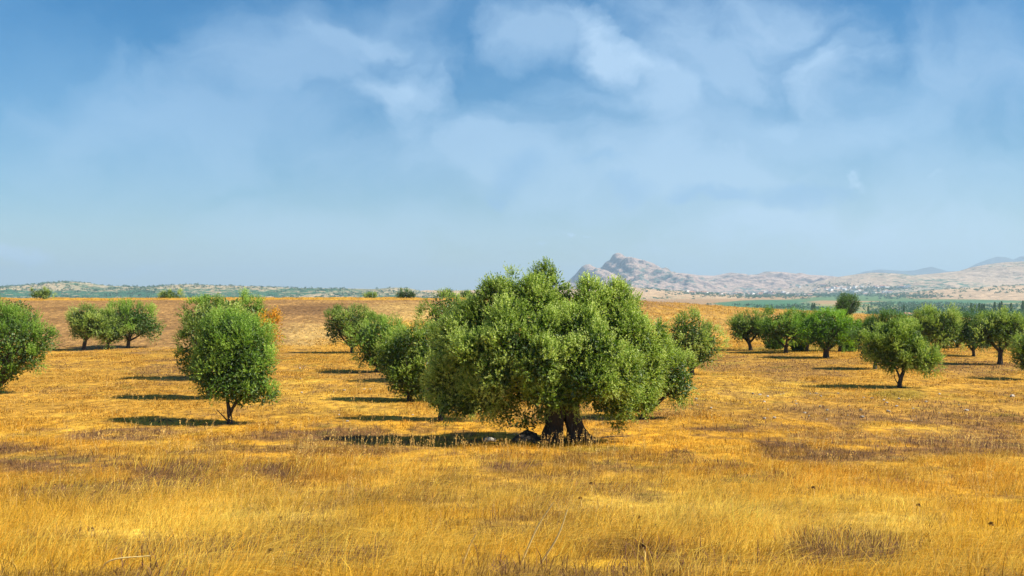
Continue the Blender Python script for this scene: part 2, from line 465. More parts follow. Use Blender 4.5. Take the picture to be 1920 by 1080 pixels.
hill('mountain', [(1600, 515), (1622, 509), (1650, 505), (1690, 508), (1715, 507), (1735, 502), (1746, 500), (1756, 503), (1775, 508), (1800, 509), (1815, 503), (1830, 495), (1850, 487), (1870, 481), (1885, 482), (1900, 487), (1912, 481), (1940, 478), (2050, 490), (2200, 520)],
     15500, 1500, 1200, 0, 60, 900, m_far, 30, 19)

def hill_z(H, X, Y):
    Xg, Yg, Z = H
    i = np.clip(np.searchsorted(Yg[:, 0], Y), 0, len(Yg)-1); j = np.clip(np.searchsorted(Xg[0], X), 0, Xg.shape[1]-1)
    return Z[i, j]

# ------------------------------------------------------------------ foliage
def leaf_quads(P, D, Nn, ln, wd):
    """kite-shaped leaves: base P, direction D, face normal Nn"""
    S = norm(np.cross(D, Nn))*wd[:, None]*.5
    mid = P + D*(ln*.45)[:, None]
    V = np.stack([P, mid+S, P+D*ln[:, None], mid-S], 1).reshape(-1, 3)
    f = np.arange(len(P)*4).reshape(-1, 4)
    return V, f

def rdir(rng, n):
    return norm(rng.normal(size=(n, 3)))

def crown(name, lobes, nleaf, ls, rng, parent, material, clump=.36, ragged=.17, fill=.22, orange=None, sparse=0.0, up=.55, shrink=.90, hollow=-.42):
    """lobes: (x,y,z,rx,ry,rz) in the tree's own space; ls: leaf length in metres"""
    lobes = np.array(lobes, float)
    area = (lobes[:, 3]*lobes[:, 4]+lobes[:, 3]*lobes[:, 5]+lobes[:, 4]*lobes[:, 5])
    lps = 14                                              # leaves on a sprig
    spc = 30                                              # sprigs in a plume
    ncl = max(14, int(nleaf*(1-fill)/(lps*spc)*1.85))
    li = rng.choice(len(lobes), ncl, p=area/area.sum())
    d = rdir(rng, ncl); d[:, 2] = np.where(d[:, 2] < -.35, -d[:, 2]*rng.choice([-1, 1], ncl), d[:, 2])
    lo = lobes[li]
    k = 1 + ragged*1.6*noise(d[:, 0]*2.3+li*5, d[:, 1]*2.3, d[:, 2]*2.3, seed=int(rng.integers(1e6))) + ragged*rng.normal(size=ncl)*.55
    k = k + (rng.random(ncl) < .08)*rng.uniform(.06, .24, ncl)
    c = lo[:, :3] + d*lo[:, 3:]*(k*shrink)[:, None]
    hs = max(.32, float(np.average(lobes[:, 3], weights=lobes[:, 3]))*.62)
    hol = noise(c[:, 0]/hs, c[:, 1]/hs, c[:, 2]/hs*.8, seed=int(rng.integers(1e6)))
    c = c + d*(hol*hs*.30)[:, None]
    keep = (hol > hollow) | (rng.random(ncl) < .2)
    for q, l in enumerate(lobes):
        ins = (((c-l[:3])/(l[3:]*.80))**2).sum(1) < 1
        keep &= ~(ins & (li != q) & (rng.random(ncl) < .85))
    c, d, lo, hol = c[keep], d[keep], lo[keep], hol[keep]; n = len(c)
    nd = norm(d/lo[:, 3:])
    clump = clump*rng.uniform(.8, 1.2); tone = rng.uniform(-.07, .09)
    cr = np.minimum(clump*rng.uniform(.5, 1.4, n), lo[:, 3:].min(1)*.95)
    ctint = rng.uniform(-.18, .22, n) + .20*hol  # random tone, plus painted shade: recessed plumes darker, jutting ones lighter
    # sprigs
    ns = n*spc
    ci = np.repeat(np.arange(n), spc)
    dp = norm(rdir(rng, ns) + nd[ci]*.75 + np.array([0, 0, .25]))
    o = c[ci] + dp*(rng.random(ns)**.35*cr[ci])[:, None]*np.array([1, 1, 1.25]) - nd[ci]*(cr[ci]*.75)[:, None]
    dirv = norm(dp*.55 + nd[ci]*.45 + np.array([0, 0, up]) + rdir(rng, ns)*.42)
    # hanging sprigs below
    low = nd[ci][:, 2] < -.15
    dirv[low] = norm(dp[low]*.7 + np.array([0, 0, -.25]) + rdir(rng, low.sum())*.7)
    sl = ls*rng.uniform(2.6, 4.8, ns)
    nl = ns*lps
    si = np.repeat(np.arange(ns), lps)
    t = rng.random(nl)**.8
    p = o[si] + dirv[si]*(sl[si]*t)[:, None]
    ld = norm(dirv[si]*.85 + rdir(rng, nl)*.75)
    nn = norm(rdir(rng, nl)*.5 + dp[si]*.95 + nd[ci][si]*.35 + np.array([0, 0, .12]))
    ln = ls*rng.uniform(.7, 1.25, nl)*(1-.3*t); wd = ln*rng.uniform(.24, .36, nl)
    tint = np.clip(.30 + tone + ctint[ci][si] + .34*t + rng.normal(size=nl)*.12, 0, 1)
    V1, f1 = leaf_quads(p, ld, nn, ln, wd)
    # inner leaves
    nf = int(nleaf*fill)
    vol = lobes[:, 3]*lobes[:, 4]*lobes[:, 5]
    li = rng.choice(len(lobes), nf, p=vol/vol.sum()); lo2 = lobes[li]
    p2 = lo2[:, :3] + rdir(rng, nf)*lo2[:, 3:]*(rng.uniform(.15, .84, nf)**.6)[:, None]
    if sparse:
        kk = rng.random(nf) > sparse; p2 = p2[kk]; nf = len(p2)
    ln2 = ls*rng.uniform(1.3, 2.2, nf)
    V2, f2 = leaf_quads(p2, rdir(rng, nf), rdir(rng, nf), ln2, ln2*.42)
    V = np.vstack([V1, V2]); f = np.vstack([f1, f2+len(V1)])
    tint = np.concatenate([tint, rng.uniform(0, .22, nf)])  # inner leaves tinted dark: shade of the hollows painted into the leaf colour
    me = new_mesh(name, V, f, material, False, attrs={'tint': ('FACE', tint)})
    if orange is not None:
        me.materials.append(M['leaf_orange'])
        ox, oy, oz, orr = orange
        cen = V.reshape(-1, 4, 3).mean(1)
        dd = np.linalg.norm((cen-np.array([ox, oy, oz]))*np.array([1.6, .6, .8]), axis=1)
        idx = ((dd + rng.normal(size=len(dd))*orr*.25) < orr).astype(np.int32)
        me.polygons.foreach_set('material_index', idx)
    return link(name, me, parent)

def px_lobe(l, D, base, depth=.8):
    cx, cy, rx, ry = l[:4]; off = l[4] if len(l) > 4 else 0
    rd = l[5] if len(l) > 5 else depth
    y = D+off; s = y/F
    return ((cx-CX)*s-base[0], off, CAMZ-(cy-HY)*s-base[2], rx*s, rx*s*rd, ry*s)

def tree(bx, by, lobes, label, nleaf, ls, seed, material='leaf', trunk_r=.11, limbs=None, cat='tree', group='olive trees in the dry field', name='olive_tree', depth=.8, pos=None, stems=None, **kw):
    rng = np.random.default_rng(seed)
    b = pos if pos else on_ground(bx, by)
    D = b[1]
    e = empty(name, (b[0], b[1], b[2]-.04))
    tag(e, label, cat, group)
    ml = [px_lobe(l, D, b, depth) for l in lobes]
    parts = []
    A = np.array(ml)
    cen = np.average(A[:, :3], axis=0, weights=A[:, 3]); bot = (A[:, 2]-A[:, 5]).min(); rad = A[:, 3].max()
    forkz = max(.35, bot+.12*rad)*rng.uniform(.75, 1.0)
    s = D/F
    if stems is None:
        fk = np.array([cen[0]*.25+rng.normal()*.05, cen[1]*.2, forkz])
        parts.append(tube([[0, 0, -.15], [fk[0]*.3, fk[1]*.3, forkz*.45], fk], [trunk_r*1.5, trunk_r*1.05, trunk_r*.95], 12, .12, seed, .05))
        nl = limbs or 4
        for q in range(nl):
            a = 2*np.pi*(q+rng.uniform(-.3, .3))/nl
            tgt = cen + np.array([math.cos(a)*rad*.62, math.sin(a)*rad*.45, rad*rng.uniform(-.15, .35)])
            mid = fk + (tgt-fk)*.5 + np.array([math.cos(a)*.1*rad, 0, -.08*rad])
            parts.append(tube([fk-[0, 0, .1], mid, tgt], [trunk_r*.72, trunk_r*.48, trunk_r*.2], 8, .12, seed+q+1))
            for w in range(3):
                tg2 = tgt + rdir(rng, 1)[0]*rad*.45
                parts.append(tube([mid, (mid+tg2)/2+rdir(rng, 1)[0]*.06*rad, tg2], [trunk_r*.3, trunk_r*.2, trunk_r*.07], 5, .1, seed+q*5+w, sub=4))
    else:
        for st in stems:                                   # [(px,py,off,radius), ...] measured from the photo
            P = [[(x-CX)*(D+o)/F-b[0], o, CAMZ-(y-HY)*(D+o)/F-b[2]] for x, y, o, r in st]
            parts.append(tube(P, [r for *_, r in st], 26 if st[0][3] > .15 else 10, .16, seed+len(parts), .13 if st[0][3] > .15 else .04))
    V, f = merge(parts)
    link('trunk', new_mesh('trunk', V, f, M['bark'], True), e)
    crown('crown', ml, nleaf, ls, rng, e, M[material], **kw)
    return e, b, ml

# the old tree in the middle
big = [(1024, 548, 34, 36, .2), (1000, 568, 44, 42, -.2), (945, 568, 42, 44, 0), (905, 606, 54, 46, .2), (868, 652, 56, 52, .1), (846, 712, 46, 52, .0), (905, 735, 46, 40, -.8),
       (900, 660, 46, 40, -1.2), (955, 640, 40, 36, -1.5), (935, 705, 42, 36, -1.5), (960, 600, 40, 34, -.9), (1020, 620, 42, 36, -1.2), (1075, 618, 44, 38, -1.0), (1010, 680, 40, 44, -1.8), (1060, 672, 36, 32, -1.5), (1120, 655, 46, 40, -1.5),
       (1108, 590, 52, 50, 0), (1160, 590, 48, 46, .1), (1060, 580, 40, 44, .3), (1180, 640, 50, 46, -.4), (1212, 690, 36, 50, .1), (1165, 700, 46, 40, -1.3), (1105, 715, 46, 38, -1.7), (1150, 752, 50, 30, -.7), (1028, 738, 42, 32, -1.5), (1072, 742, 36, 28, -1.3),
       (975, 700, 60, 60, .6), (1090, 670, 95, 80, .9), (1200, 745, 34, 34, -.1), (862, 758, 38, 24, -.3), (1225, 650, 26, 40, .3),
       (1008, 528, 11, 24, .1), (1027, 523, 12, 26, .2), (1046, 528, 11, 24, .3), (962, 528, 12, 20, 0), (985, 540, 9, 18, .1), (912, 552, 9, 22, .1), (1150, 545, 14, 16, .1), (1105, 543, 12, 16, .2), (1060, 545, 10, 20, .0), (1235, 615, 12, 18, .2)]
big_stems = [
    [(1034, 842, 0, .56), (1036, 820, 0, .38), (1040, 795, 0, .265), (1041, 770, 0, .31), (1040, 742, .1, .32), (1020, 700, .1, .26), (985, 640, .1, .14)],
    [(1092, 842, .1, .44), (1083, 818, .05, .35), (1077, 797, .0, .245), (1070, 772, .05, .27), (1072, 745, 0, .28), (1095, 700, .2, .22), (1130, 620, .1, .12)],
    [(1055, 752, .15, .24), (1058, 735, .1, .32), (1060, 690, .3, .24), (1045, 610, .2, .12), (1030, 540, .2, .04)],
    [(1012, 838, -.25, .20), (1024, 822, -.2, .14), (1032, 800, -.15, .08)],
    [(1108, 836, -.1, .24), (1098, 820, -.1, .20), (1086, 800, -.08, .12)],
    [(1044, 838, -.38, .15), (1043, 815, -.28, .10), (1042, 780, -.2, .06)],
    [(1125, 836, .1, .12), (1106, 829, .05, .13), (1092, 818, 0, .10)],
    [(1030, 745, 0, .2), (980, 715, -.3, .14), (920, 680, -.2, .07)],
    [(1085, 740, 0, .2), (1140, 705, -.3, .13), (1190, 680, 0, .06)],
]
bt, bb, bml = tree(1060, 829, big, 'huge old olive tree with a thick split trunk in the middle of the field', 340000, .085, 101, trunk_r=.3, stems=big_stems, depth=.62, clump=.36, ragged=.13, fill=.15, shrink=.84, hollow=-.14)
# loose low shoots beside its trunk
rng = np.random.default_rng(5)
sh = [px_lobe(l, bb[1], bb, .6) for l in [(968, 782, 26, 20, 0), (1003, 778, 22, 26, .1), (992, 800, 16, 12, .0), (925, 772, 28, 14, .1), (1150, 792, 14, 10, 0)]]
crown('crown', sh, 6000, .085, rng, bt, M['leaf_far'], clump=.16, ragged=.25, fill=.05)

def T(*a, **k): return tree(*a, **k)
T(430, 794, [(440, 650, 70, 55, 0), (432, 625, 62, 38, .1), (405, 690, 55, 42, -.1), (468, 690, 50, 48, -.2), (445, 715, 60, 38, -.3), (492, 738, 38, 22, -.1), (400, 722, 34, 28, 0), (452, 735, 40, 28, .2)],
  'young olive tree with a thin forked trunk, nearest to the viewer on the left side', 62000, .082, 11, material='leaf_fresh',
  stems=[[(431, 798, 0, .13), (431, 785, 0, .095), (430, 769, 0, .085), (427, 752, 0, .07), (424, 725, .1, .06), (415, 690, .1, .04), (405, 650, 0, .02)],
         [(431, 772, 0, .075), (438, 760, -.05, .055), (450, 745, -.1, .05), (462, 720, 0, .035), (470, 680, 0, .02)],
         [(426, 735, .1, .05), (440, 700, .1, .04), (445, 640, 0, .02)],
         [(430, 790, 0, .03), (418, 778, -.05, .02), (406, 765, 0, .01)],
         [(452, 743, -.1, .03), (475, 742, -.1, .02), (495, 735, -.1, .012)]], clump=.30, ragged=.14)
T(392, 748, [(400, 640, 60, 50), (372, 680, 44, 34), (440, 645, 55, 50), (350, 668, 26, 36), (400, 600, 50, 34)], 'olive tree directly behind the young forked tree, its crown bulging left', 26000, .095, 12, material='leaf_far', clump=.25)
T(432, 712, [(430, 610, 72, 44), (385, 600, 48, 36), (470, 605, 50, 38), (452, 572, 30, 18), (420, 580, 55, 24), (510, 608, 24, 36)], 'olive tree with a patch of orange withered leaves on its right edge', 26000, .105, 13, material='leaf_fresh', clump=.28,
  orange=(2.45, -.5, 3.2, 1.05))
T(-16, 738, [(20, 635, 64, 50), (72, 640, 34, 28), (40, 672, 48, 28), (-20, 620, 50, 50), (0, 692, 45, 24), (15, 702, 30, 16), (-10, 712, 30, 20)], 'broad olive tree cut by the left edge of the frame, lowest crown on the left', 34000, .09, 14, material='leaf_fresh', trunk_r=.16)
T(20, 700, [(30, 592, 42, 34), (-10, 600, 50, 40), (50, 605, 26, 26)], 'olive tree behind the one at the left edge, showing only its rounded top', 12000, .1, 15, material='leaf_far')
T(157, 657, [(165, 602, 34, 28), (150, 610, 22, 26), (185, 610, 28, 24)], 'olive tree with a low forked trunk, leftmost of the three far trees together', 19000, .12, 16, material='leaf_far', trunk_r=.15)
T(201, 655, [(205, 612, 28, 30), (215, 625, 24, 18)], 'slim olive tree with a dark trunk, middle of the three far trees on the left', 13000, .12, 17, material='leaf_far', trunk_r=.13)
T(240, 652, [(238, 595, 38, 28), (262, 605, 36, 28), (285, 618, 24, 18), (235, 618, 24, 20)], 'wide olive tree leaning right, right one of the three far trees on the left', 22000, .12, 18, material='leaf_fresh', trunk_r=.13)
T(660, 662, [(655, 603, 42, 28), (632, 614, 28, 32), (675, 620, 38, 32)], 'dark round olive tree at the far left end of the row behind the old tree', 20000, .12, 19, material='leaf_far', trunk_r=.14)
T(705, 698, [(712, 632, 46, 34), (700, 658, 36, 30), (740, 645, 38, 40), (715, 668, 34, 20)], 'olive tree second from the left end of the row behind the old tree', 24000, .105, 20, material='leaf_fresh')
T(765, 752, [(775, 650, 50, 42), (752, 688, 44, 40), (800, 680, 44, 50), (765, 716, 44, 28), (790, 725, 34, 24), (740, 665, 36, 34)], 'low hanging olive tree third from the left end of the row behind the old tree', 36000, .095, 21)
T(826, 788, [(850, 660, 48, 58), (838, 715, 42, 44), (866, 740, 42, 32), (830, 750, 30, 20)], 'olive tree with a thin dark trunk half hidden by the huge tree on its right', 24000, .088, 22, material='leaf_far', trunk_r=.12)
T(838, 715, [(838, 582, 42, 30), (870, 600, 50, 40), (820, 600, 30, 26), (850, 640, 40, 50)], 'olive tree whose rounded top shows behind the upper left of the old tree', 15000, .11, 23, material='leaf_far')
T(1297, 703, [(1292, 630, 44, 40), (1322, 645, 30, 32), (1280, 655, 34, 32), (1300, 670, 40, 20)], 'olive tree standing free just right of the old tree, taller of the two there', 22000, .105, 24, material='leaf_far', trunk_r=.13)
T(1205, 786, [(1255, 700, 46, 46), (1272, 722, 36, 28), (1225, 690, 50, 60), (1205, 740, 40, 26)], 'olive tree tucked behind the lower right side of the old tree', 24000, .088, 25, trunk_r=.12)
T(1408, 657, [(1402, 612, 32, 24), (1425, 614, 26, 26), (1390, 622, 22, 20)], 'olive tree at the left end of the right hand group, with a dark forked trunk', 15000, .12, 26, material='leaf_far', trunk_r=.14)
T(1474, 662, [(1460, 613, 38, 27), (1492, 614, 34, 29), (1446, 627, 24, 25)], 'olive tree with a leaning forked trunk, second from the left in the right hand group', 17000, .12, 27, material='leaf_fresh', trunk_r=.14)
T(1513, 659, [(1510, 618, 34, 28), (1532, 612, 34, 28)], 'olive tree on several thin stems, third from the left in the right hand group', 11000, .12, 28, material='leaf_far')
T(1549, 671, [(1548, 612, 42, 28), (1580, 616, 36, 26), (1522, 622, 30, 24), (1552, 635, 40, 18)], 'bright green wide tree with a stout base in the right hand group', 22000, .115, 29, material='leaf_bright', trunk_r=.2, cat='tree', limbs=5)
T(1573, 659, [(1582, 620, 34, 26), (1602, 624, 24, 22)], 'small tree just behind the bright green wide tree of the right hand group', 8000, .12, 30, material='leaf_bright')
T(1640, 692, [(1640, 630, 34, 30), (1632, 650, 28, 30), (1665, 620, 40, 28)], 'dark olive tree behind the left side of the free standing tree on the right', 14000, .11, 31, material='leaf_dark')
T(1687, 727, [(1690, 643, 46, 38), (1655, 648, 36, 34), (1718, 662, 36, 32), (1680, 624, 36, 22), (1738, 678, 22, 22), (1672, 676, 34, 18)], 'round free standing olive tree with a slim bare trunk on the right', 42000, .095, 32,
  stems=[[(1687, 729, 0, .15), (1687, 718, 0, .11), (1690, 705, 0, .10), (1694, 692, 0, .09), (1690, 665, .1, .06), (1680, 630, 0, .03)],
         [(1693, 697, 0, .07), (1705, 675, .1, .05), (1722, 655, 0, .03)], [(1689, 712, 0, .06), (1680, 690, -.1, .045), (1665, 660, 0, .03)], [(1686, 722, .0, .03), (1678, 708, 0, .02), (1676, 695, 0, .012)]], clump=.24)
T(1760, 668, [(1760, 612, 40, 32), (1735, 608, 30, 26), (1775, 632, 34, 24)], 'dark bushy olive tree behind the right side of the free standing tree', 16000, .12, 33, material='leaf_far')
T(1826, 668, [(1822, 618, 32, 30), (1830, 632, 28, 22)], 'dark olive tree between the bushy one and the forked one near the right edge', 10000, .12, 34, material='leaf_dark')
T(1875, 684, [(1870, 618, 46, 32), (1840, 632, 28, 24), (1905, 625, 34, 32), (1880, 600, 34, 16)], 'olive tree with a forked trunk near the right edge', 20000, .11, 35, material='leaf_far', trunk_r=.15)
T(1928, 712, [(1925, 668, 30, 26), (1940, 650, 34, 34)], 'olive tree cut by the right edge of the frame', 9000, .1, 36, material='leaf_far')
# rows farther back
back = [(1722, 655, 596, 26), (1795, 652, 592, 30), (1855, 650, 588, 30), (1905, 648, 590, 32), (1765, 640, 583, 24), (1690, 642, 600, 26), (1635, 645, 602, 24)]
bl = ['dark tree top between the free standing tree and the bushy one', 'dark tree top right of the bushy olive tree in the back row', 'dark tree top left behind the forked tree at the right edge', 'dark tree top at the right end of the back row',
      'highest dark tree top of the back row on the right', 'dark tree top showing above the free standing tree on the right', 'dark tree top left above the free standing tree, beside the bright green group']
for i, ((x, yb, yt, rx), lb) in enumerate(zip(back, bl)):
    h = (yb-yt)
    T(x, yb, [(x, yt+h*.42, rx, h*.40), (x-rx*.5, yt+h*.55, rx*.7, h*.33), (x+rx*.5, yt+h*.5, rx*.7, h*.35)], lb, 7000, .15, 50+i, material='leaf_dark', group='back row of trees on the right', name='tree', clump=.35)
# lone trees and bushes on the crest
T(1587, 594, [(1587, 573, 20, 17), (1580, 578, 14, 13), (1596, 576, 13, 14)], 'lone round dark tree standing on the crest above the right hand group', 9000, .2, 60, material='leaf_dark', name='tree', group='trees and bushes along the crest', clump=.45, trunk_r=.16, depth=1)
for i, (x, y, ls_, lb) in enumerate([
    (76, 561, [(68, 551, 14, 8), (84, 551, 14, 8), (76, 549, 12, 7)], 'wide bush on the crest at the far left'),
    (317, 563, [(317, 553, 17, 9), (310, 556, 13, 7), (328, 557, 11, 6)], 'round bush on the crest above the gap left of the twin crowns'),
    (692, 561, [(692, 558, 12, 4), (697, 556, 5, 4)], 'small low shrub on the crest left of the dark twin bush'),
    (762, 560, [(754, 552, 10, 7), (770, 553, 12, 6)], 'dark green twin lobed bush on the crest left of the old tree'),
    (838, 560, [(835, 552, 10, 6), (846, 554, 8, 5)], 'dark bush on the crest touching the upper left of the old tree'),
    (873, 560, [(873, 555, 8, 4)], 'tiny bush on the crest nearest the old tree')]):
    T(x, y, ls_, lb, 4200 if i not in (2, 5) else 1500, .17, 70+i, material='leaf_far' if i < 3 else 'leaf_dark', name='bush', cat='bush', group='trees and bushes along the crest', clump=.3, trunk_r=.06, depth=1,
      pos=(lambda p: (p[0], 176., float(terrain(p[0], 176., False))))(((x-CX)/F*176., 0)))
# green suckers under the right hand group
for i, (x, y, w_, h_, lb) in enumerate([(1452, 655, 18, 9, 'low yellow green shrub between the first two trees of the right hand group'), (1495, 658, 12, 7, 'small yellow green shrub under the third tree of the right hand group'),
                                      (1590, 659, 16, 10, 'yellow green shrub right of the stout base of the bright green tree')]):
    T(x, y, [(x-w_*.4, y-h_, w_*.7, h_), (x+w_*.4, y-h_*.8, w_*.7, h_*.8)], lb, 3000, .12, 80+i, material='leaf_bright', name='shrub', cat='shrub', group='low green shrubs under the right hand trees', trunk_r=.03, clump=.18)
# dark burl of old wood and shoots left of the big trunk
def burl():
    b = on_ground(988, 829)
    u = np.linspace(0, 2*np.pi, 40, endpoint=False); v = np.linspace(0, np.pi/2+.3, 18)
    Vv, U = np.meshgrid(v, u, indexing='ij')
    d = np.stack([np.sin(Vv)*np.cos(U), np.sin(Vv)*np.sin(U), np.cos(Vv)], -1).reshape(-1, 3)
    k = 1+.35*fbm(d[:, 0]*2, d[:, 1]*2, d[:, 2]*2, oct=4, seed=44)
    V = d*k[:, None]*np.array([.46, .35, .33])
    nr, nc = U.shape
    r = np.arange(nr-1)[:, None]*nc; c = np.arange(nc)[None]; c2 = (c+1) % nc
    f = np.stack([r+c, r+nc+c, r+nc+c2, r+c2], -1).reshape(-1, 4)
    o = link('tree_stump', new_mesh('tree_stump', V, f, M['bark'], True), None, b)
    tag(o, 'low dark mossy stump in the shade left of the split trunk', 'stump')
burl()

# ------------------------------------------------------------------ grass
def blades(X, Y, h, w, lean, col, rng, tipcol=1.08):
    n = len(X); Z = terrain(X, Y)-.02
    P = np.stack([X, Y, Z], 1)
    az = rng.uniform(0, 2*np.pi, n)
    S = np.stack([np.cos(az), np.sin(az), np.zeros(n)], 1)*w[:, None]*.5
    up = np.array([0, 0, 1.])
    ll = np.linalg.norm(lean, axis=1)
    mid = P + up*(h*.55*(1-.12*ll))[:, None] + lean*(h*.28)[:, None]
    tip = P + up*(h*np.clip(1-.42*ll, .12, 1))[:, None] + lean*(h*.85)[:, None]
    V = np.stack([P-S, P+S, mid+S*.75, mid-S*.75, tip+S*.18, tip-S*.18], 1).reshape(-1, 3)
    b = np.arange(n)[:, None]*6
    f = np.stack([b+[0, 1, 2, 3], b+[3, 2, 4, 5]], 1).reshape(-1, 4)
    c = np.repeat(col, 2, axis=0); c[1::2] *= tipcol
    return V, f, np.clip(c, 0, .95)

def scatter_grass():
    rng = np.random.default_rng(77)
    n = 640000
    # depth pdf ~ D * D^-1.3
    u = rng.random(n); a = .7; D0, D1 = 7.5, 92.
    Y = (D0**a + u*(D1**a-D0**a))**(1/a)
    X = (rng.random(n)*2-1)*(Y*.545+1.2)
    Z = terrain(X, Y, False)
    c, w = patches(X, Y, Z)
    dens = .55 + .5*fbm(X/1.1, Y/1.1, oct=3, seed=61)
    dens = dens - .35*w['pale'] - .6*w['plough']
    bare = sstep(.15, .5, fbm(X/4, Y/2.2, oct=3, seed=62))*sstep(36, 42, Y)
    dens = np.clip(dens - .45*bare, np.where(Y < 34, .42, .08), 1)
    k = rng.random(n) < dens*1.3
    X, Y, Z, c = X[k], Y[k], Z[k], c[k]; w = {q: v[k] for q, v in w.items()}
    n = len(X)
    tall = np.interp(Y, [7, 14, 20, 27, 32, 36, 50, 92], [.42, .40, .36, .28, .18, .15, .15, .14])
    hh = tall*(.7+1.0*fbm(X/1.3, Y/1.3, oct=3, seed=63)).clip(.25, 1.5)*rng.uniform(.55, 1.25, n)
    hh *= 1-.45*w['brown']
    wd = np.maximum(.0055, Y*.00036)*rng.uniform(.7, 1.5, n)
    wd = np.where(Y > 36, wd*1.4, wd)
    # wind-laid direction, veering slowly across the field
    th = 2.0*fbm(X/3, Y/3, oct=3, seed=64) + rng.normal(size=n)*.8
    amt = (.55+.55*fbm(X/2.2, Y/2.2, oct=2, seed=65))*np.interp(Y, [7, 16, 24, 33], [1.25, 1.1, .6, .5])
    amt = np.clip(amt + rng.normal(size=n)*.2, .05, 1.5)
    lean = np.stack([np.cos(th)*amt, np.sin(th)*amt*.8, 0*th], 1)
    r2 = rng.normal(size=(n, 2))*.45; lean[:, :2] += r2
    br = np.clip(w['brown'], 0, 1)
    lean[:, :2] += rng.normal(size=(n, 2))*.5*br[:, None]
    v = rng.normal(size=n)*.2
    col = c*(1+v[:, None])
    pick = rng.random(n)
    col = np.where((pick < .17)[:, None], col*np.array([.36, .33, .38]), col)
    col = np.where((pick > .86)[:, None], col*.4+np.array([.82, .58, .15])*.6*(1-.5*br[:, None]), col)
    V, f, fc = blades(X, Y, hh, wd, lean, col, rng)
    me = new_mesh('dry_grass', V, f, M['blade'], False, cols={'col': ('FACE', fc)})
    tag(link('dry_grass', me), 'golden dry grass covering the field in front of and under the trees', 'grass', kind='stuff')

    # long straw laid over by the wind, nearest to the road
    n = 26000
    u = rng.random(n); Y = (D0**.8+u*(26**.8-D0**.8))**(1/.8); X = rng.uniform(-.56, .56, n)*Y
    k = fbm(X/2.0, Y/2.0, oct=3, seed=81) > -.12; X, Y = X[k], Y[k]; n = len(X)
    th = .35+2.2*fbm(X/1.6, Y/1.6, oct=3, seed=82)+rng.normal(size=n)*.6
    amt = rng.uniform(.9, 1.7, n)
    lean = np.stack([np.cos(th)*amt, np.sin(th)*amt*.7, 0*th], 1)
    col = np.where((rng.random(n) < .7)[:, None], np.array([.82, .56, .09]), np.array([.74, .39, .03]))*(1+rng.normal(size=(n, 1))*.12)
    V, f, fc = blades(X, Y, rng.uniform(.35, .62, n), np.maximum(.005, Y*.00038)*rng.uniform(.7, 1.3, n), lean, col, rng)
    tag(link('lodged_straw', new_mesh('lodged_straw', V, f, M['blade'], False, cols={'col': ('FACE', fc)})), 'long pale straw blown flat in swirls across the foreground', 'grass', kind='stuff')

    # tufts on the rising ground behind, left to the crest
    n = 120000
    Y = rng.uniform(80, 186, n); X = rng.uniform(-.56, .56, n)*Y
    Z = terrain(X, Y, False); c, w = patches(X, Y, Z)
    cl = fbm(X/1.1, Y/1.7, oct=3, seed=66)
    dens = np.clip((.25+w['slope']*.9+w['pale']*.2+.6*(1-w['plough'])*.6-.22*w['plough']), 0.02, 1)*sstep(-.15, .35, cl)
    k = rng.random(n) < dens
    X, Y, c, w1 = X[k], Y[k], c[k], w['slope'][k]; n = len(X)
    hh = rng.uniform(.10, .26, n)*(1+.5*w1); wd = rng.uniform(.035, .10, n)
    lean = np.stack([rng.normal(size=n)*.5, rng.normal(size=n)*.5, np.zeros(n)], 1)
    col = (c*.65+GOLD*.35)*(1+rng.normal(size=(n, 1))*.3)
    V, f, fc = blades(X, Y, hh, wd, lean, col, rng)
    tag(link('stubble', new_mesh('stubble', V, f, M['blade'], False, cols={'col': ('FACE', fc)})), 'short tufts of dry stubble on the rising ground up to the crest', 'stubble', kind='stuff')

    # stalky weeds with branching bright heads
    n = 4000
    Y = np.concatenate([rng.normal(29.3, 1.9, 1500).clip(22, 32.6), rng.uniform(12, 27, 900), rng.uniform(33, 60, 1600)])
    X = rng.uniform(-.55, .55, n)*Y
    cl = fbm(X/2.4, Y/2.4, oct=2, seed=67); k = (cl > -.1) & (rng.random(n) < .8); X, Y = X[k], Y[k]; n = len(X)
    Z = terrain(X, Y, False)
    c, w = patches(X, Y, Z)
    st = rng.uniform(.35, .62, n)*np.interp(Y, [0, 33, 40, 60], [1, 1, .65, .6])
    parts = []
    lean = np.stack([rng.normal(size=n)*.18+.08, rng.normal(size=n)*.18, np.zeros(n)], 1)
    stc = np.tile([.62, .42, .14], (n, 1))*(1+rng.normal(size=(n, 1))*.15)
    V, f, fc = blades(X, Y, st, np.maximum(.006, Y*.0003), lean, stc, rng); parts.append((V, f)); fcs = [fc]
    P = np.stack([X, Y, terrain(X, Y)], 1)
    K = 9
    tt = rng.uniform(.45, 1, (n, K))
    tip = P + np.array([0, 0, 1.])*(st*.95)[:, None] + lean*(st*.85)[:, None]
    o = (P[:, None] + (tip-P)[:, None]*tt[..., None]).reshape(-1, 3)
    d = rdir(rng, n*K); d[:, 2] = np.abs(d[:, 2])+.5; d = norm(d)
    ln = rng.uniform(.025, .07, n*K)*np.repeat(np.interp(Y, [10, 33], [.6, 1.1]), K); wd = np.repeat(np.maximum(.006, Y*.00055), K)*rng.uniform(.7, 1.4, n*K)
    V, f = leaf_quads(o, d, rdir(rng, n*K), ln, wd); parts.append((V, f))
    hc = np.tile([.85, .56, .17], (n*K, 1))*(1+rng.normal(size=(n*K, 1))*.15); fcs.append(np.clip(hc, 0, .95))
    V, f = merge(parts)
    tag(link('dry_weeds', new_mesh('dry_weeds', V, f, M['blade'], False, cols={'col': ('FACE', np.vstack(fcs))})), 'straw coloured seeding weeds standing above the dry grass', 'weeds', kind='stuff')

    # withered brown undergrowth in its patches
    n = 90000
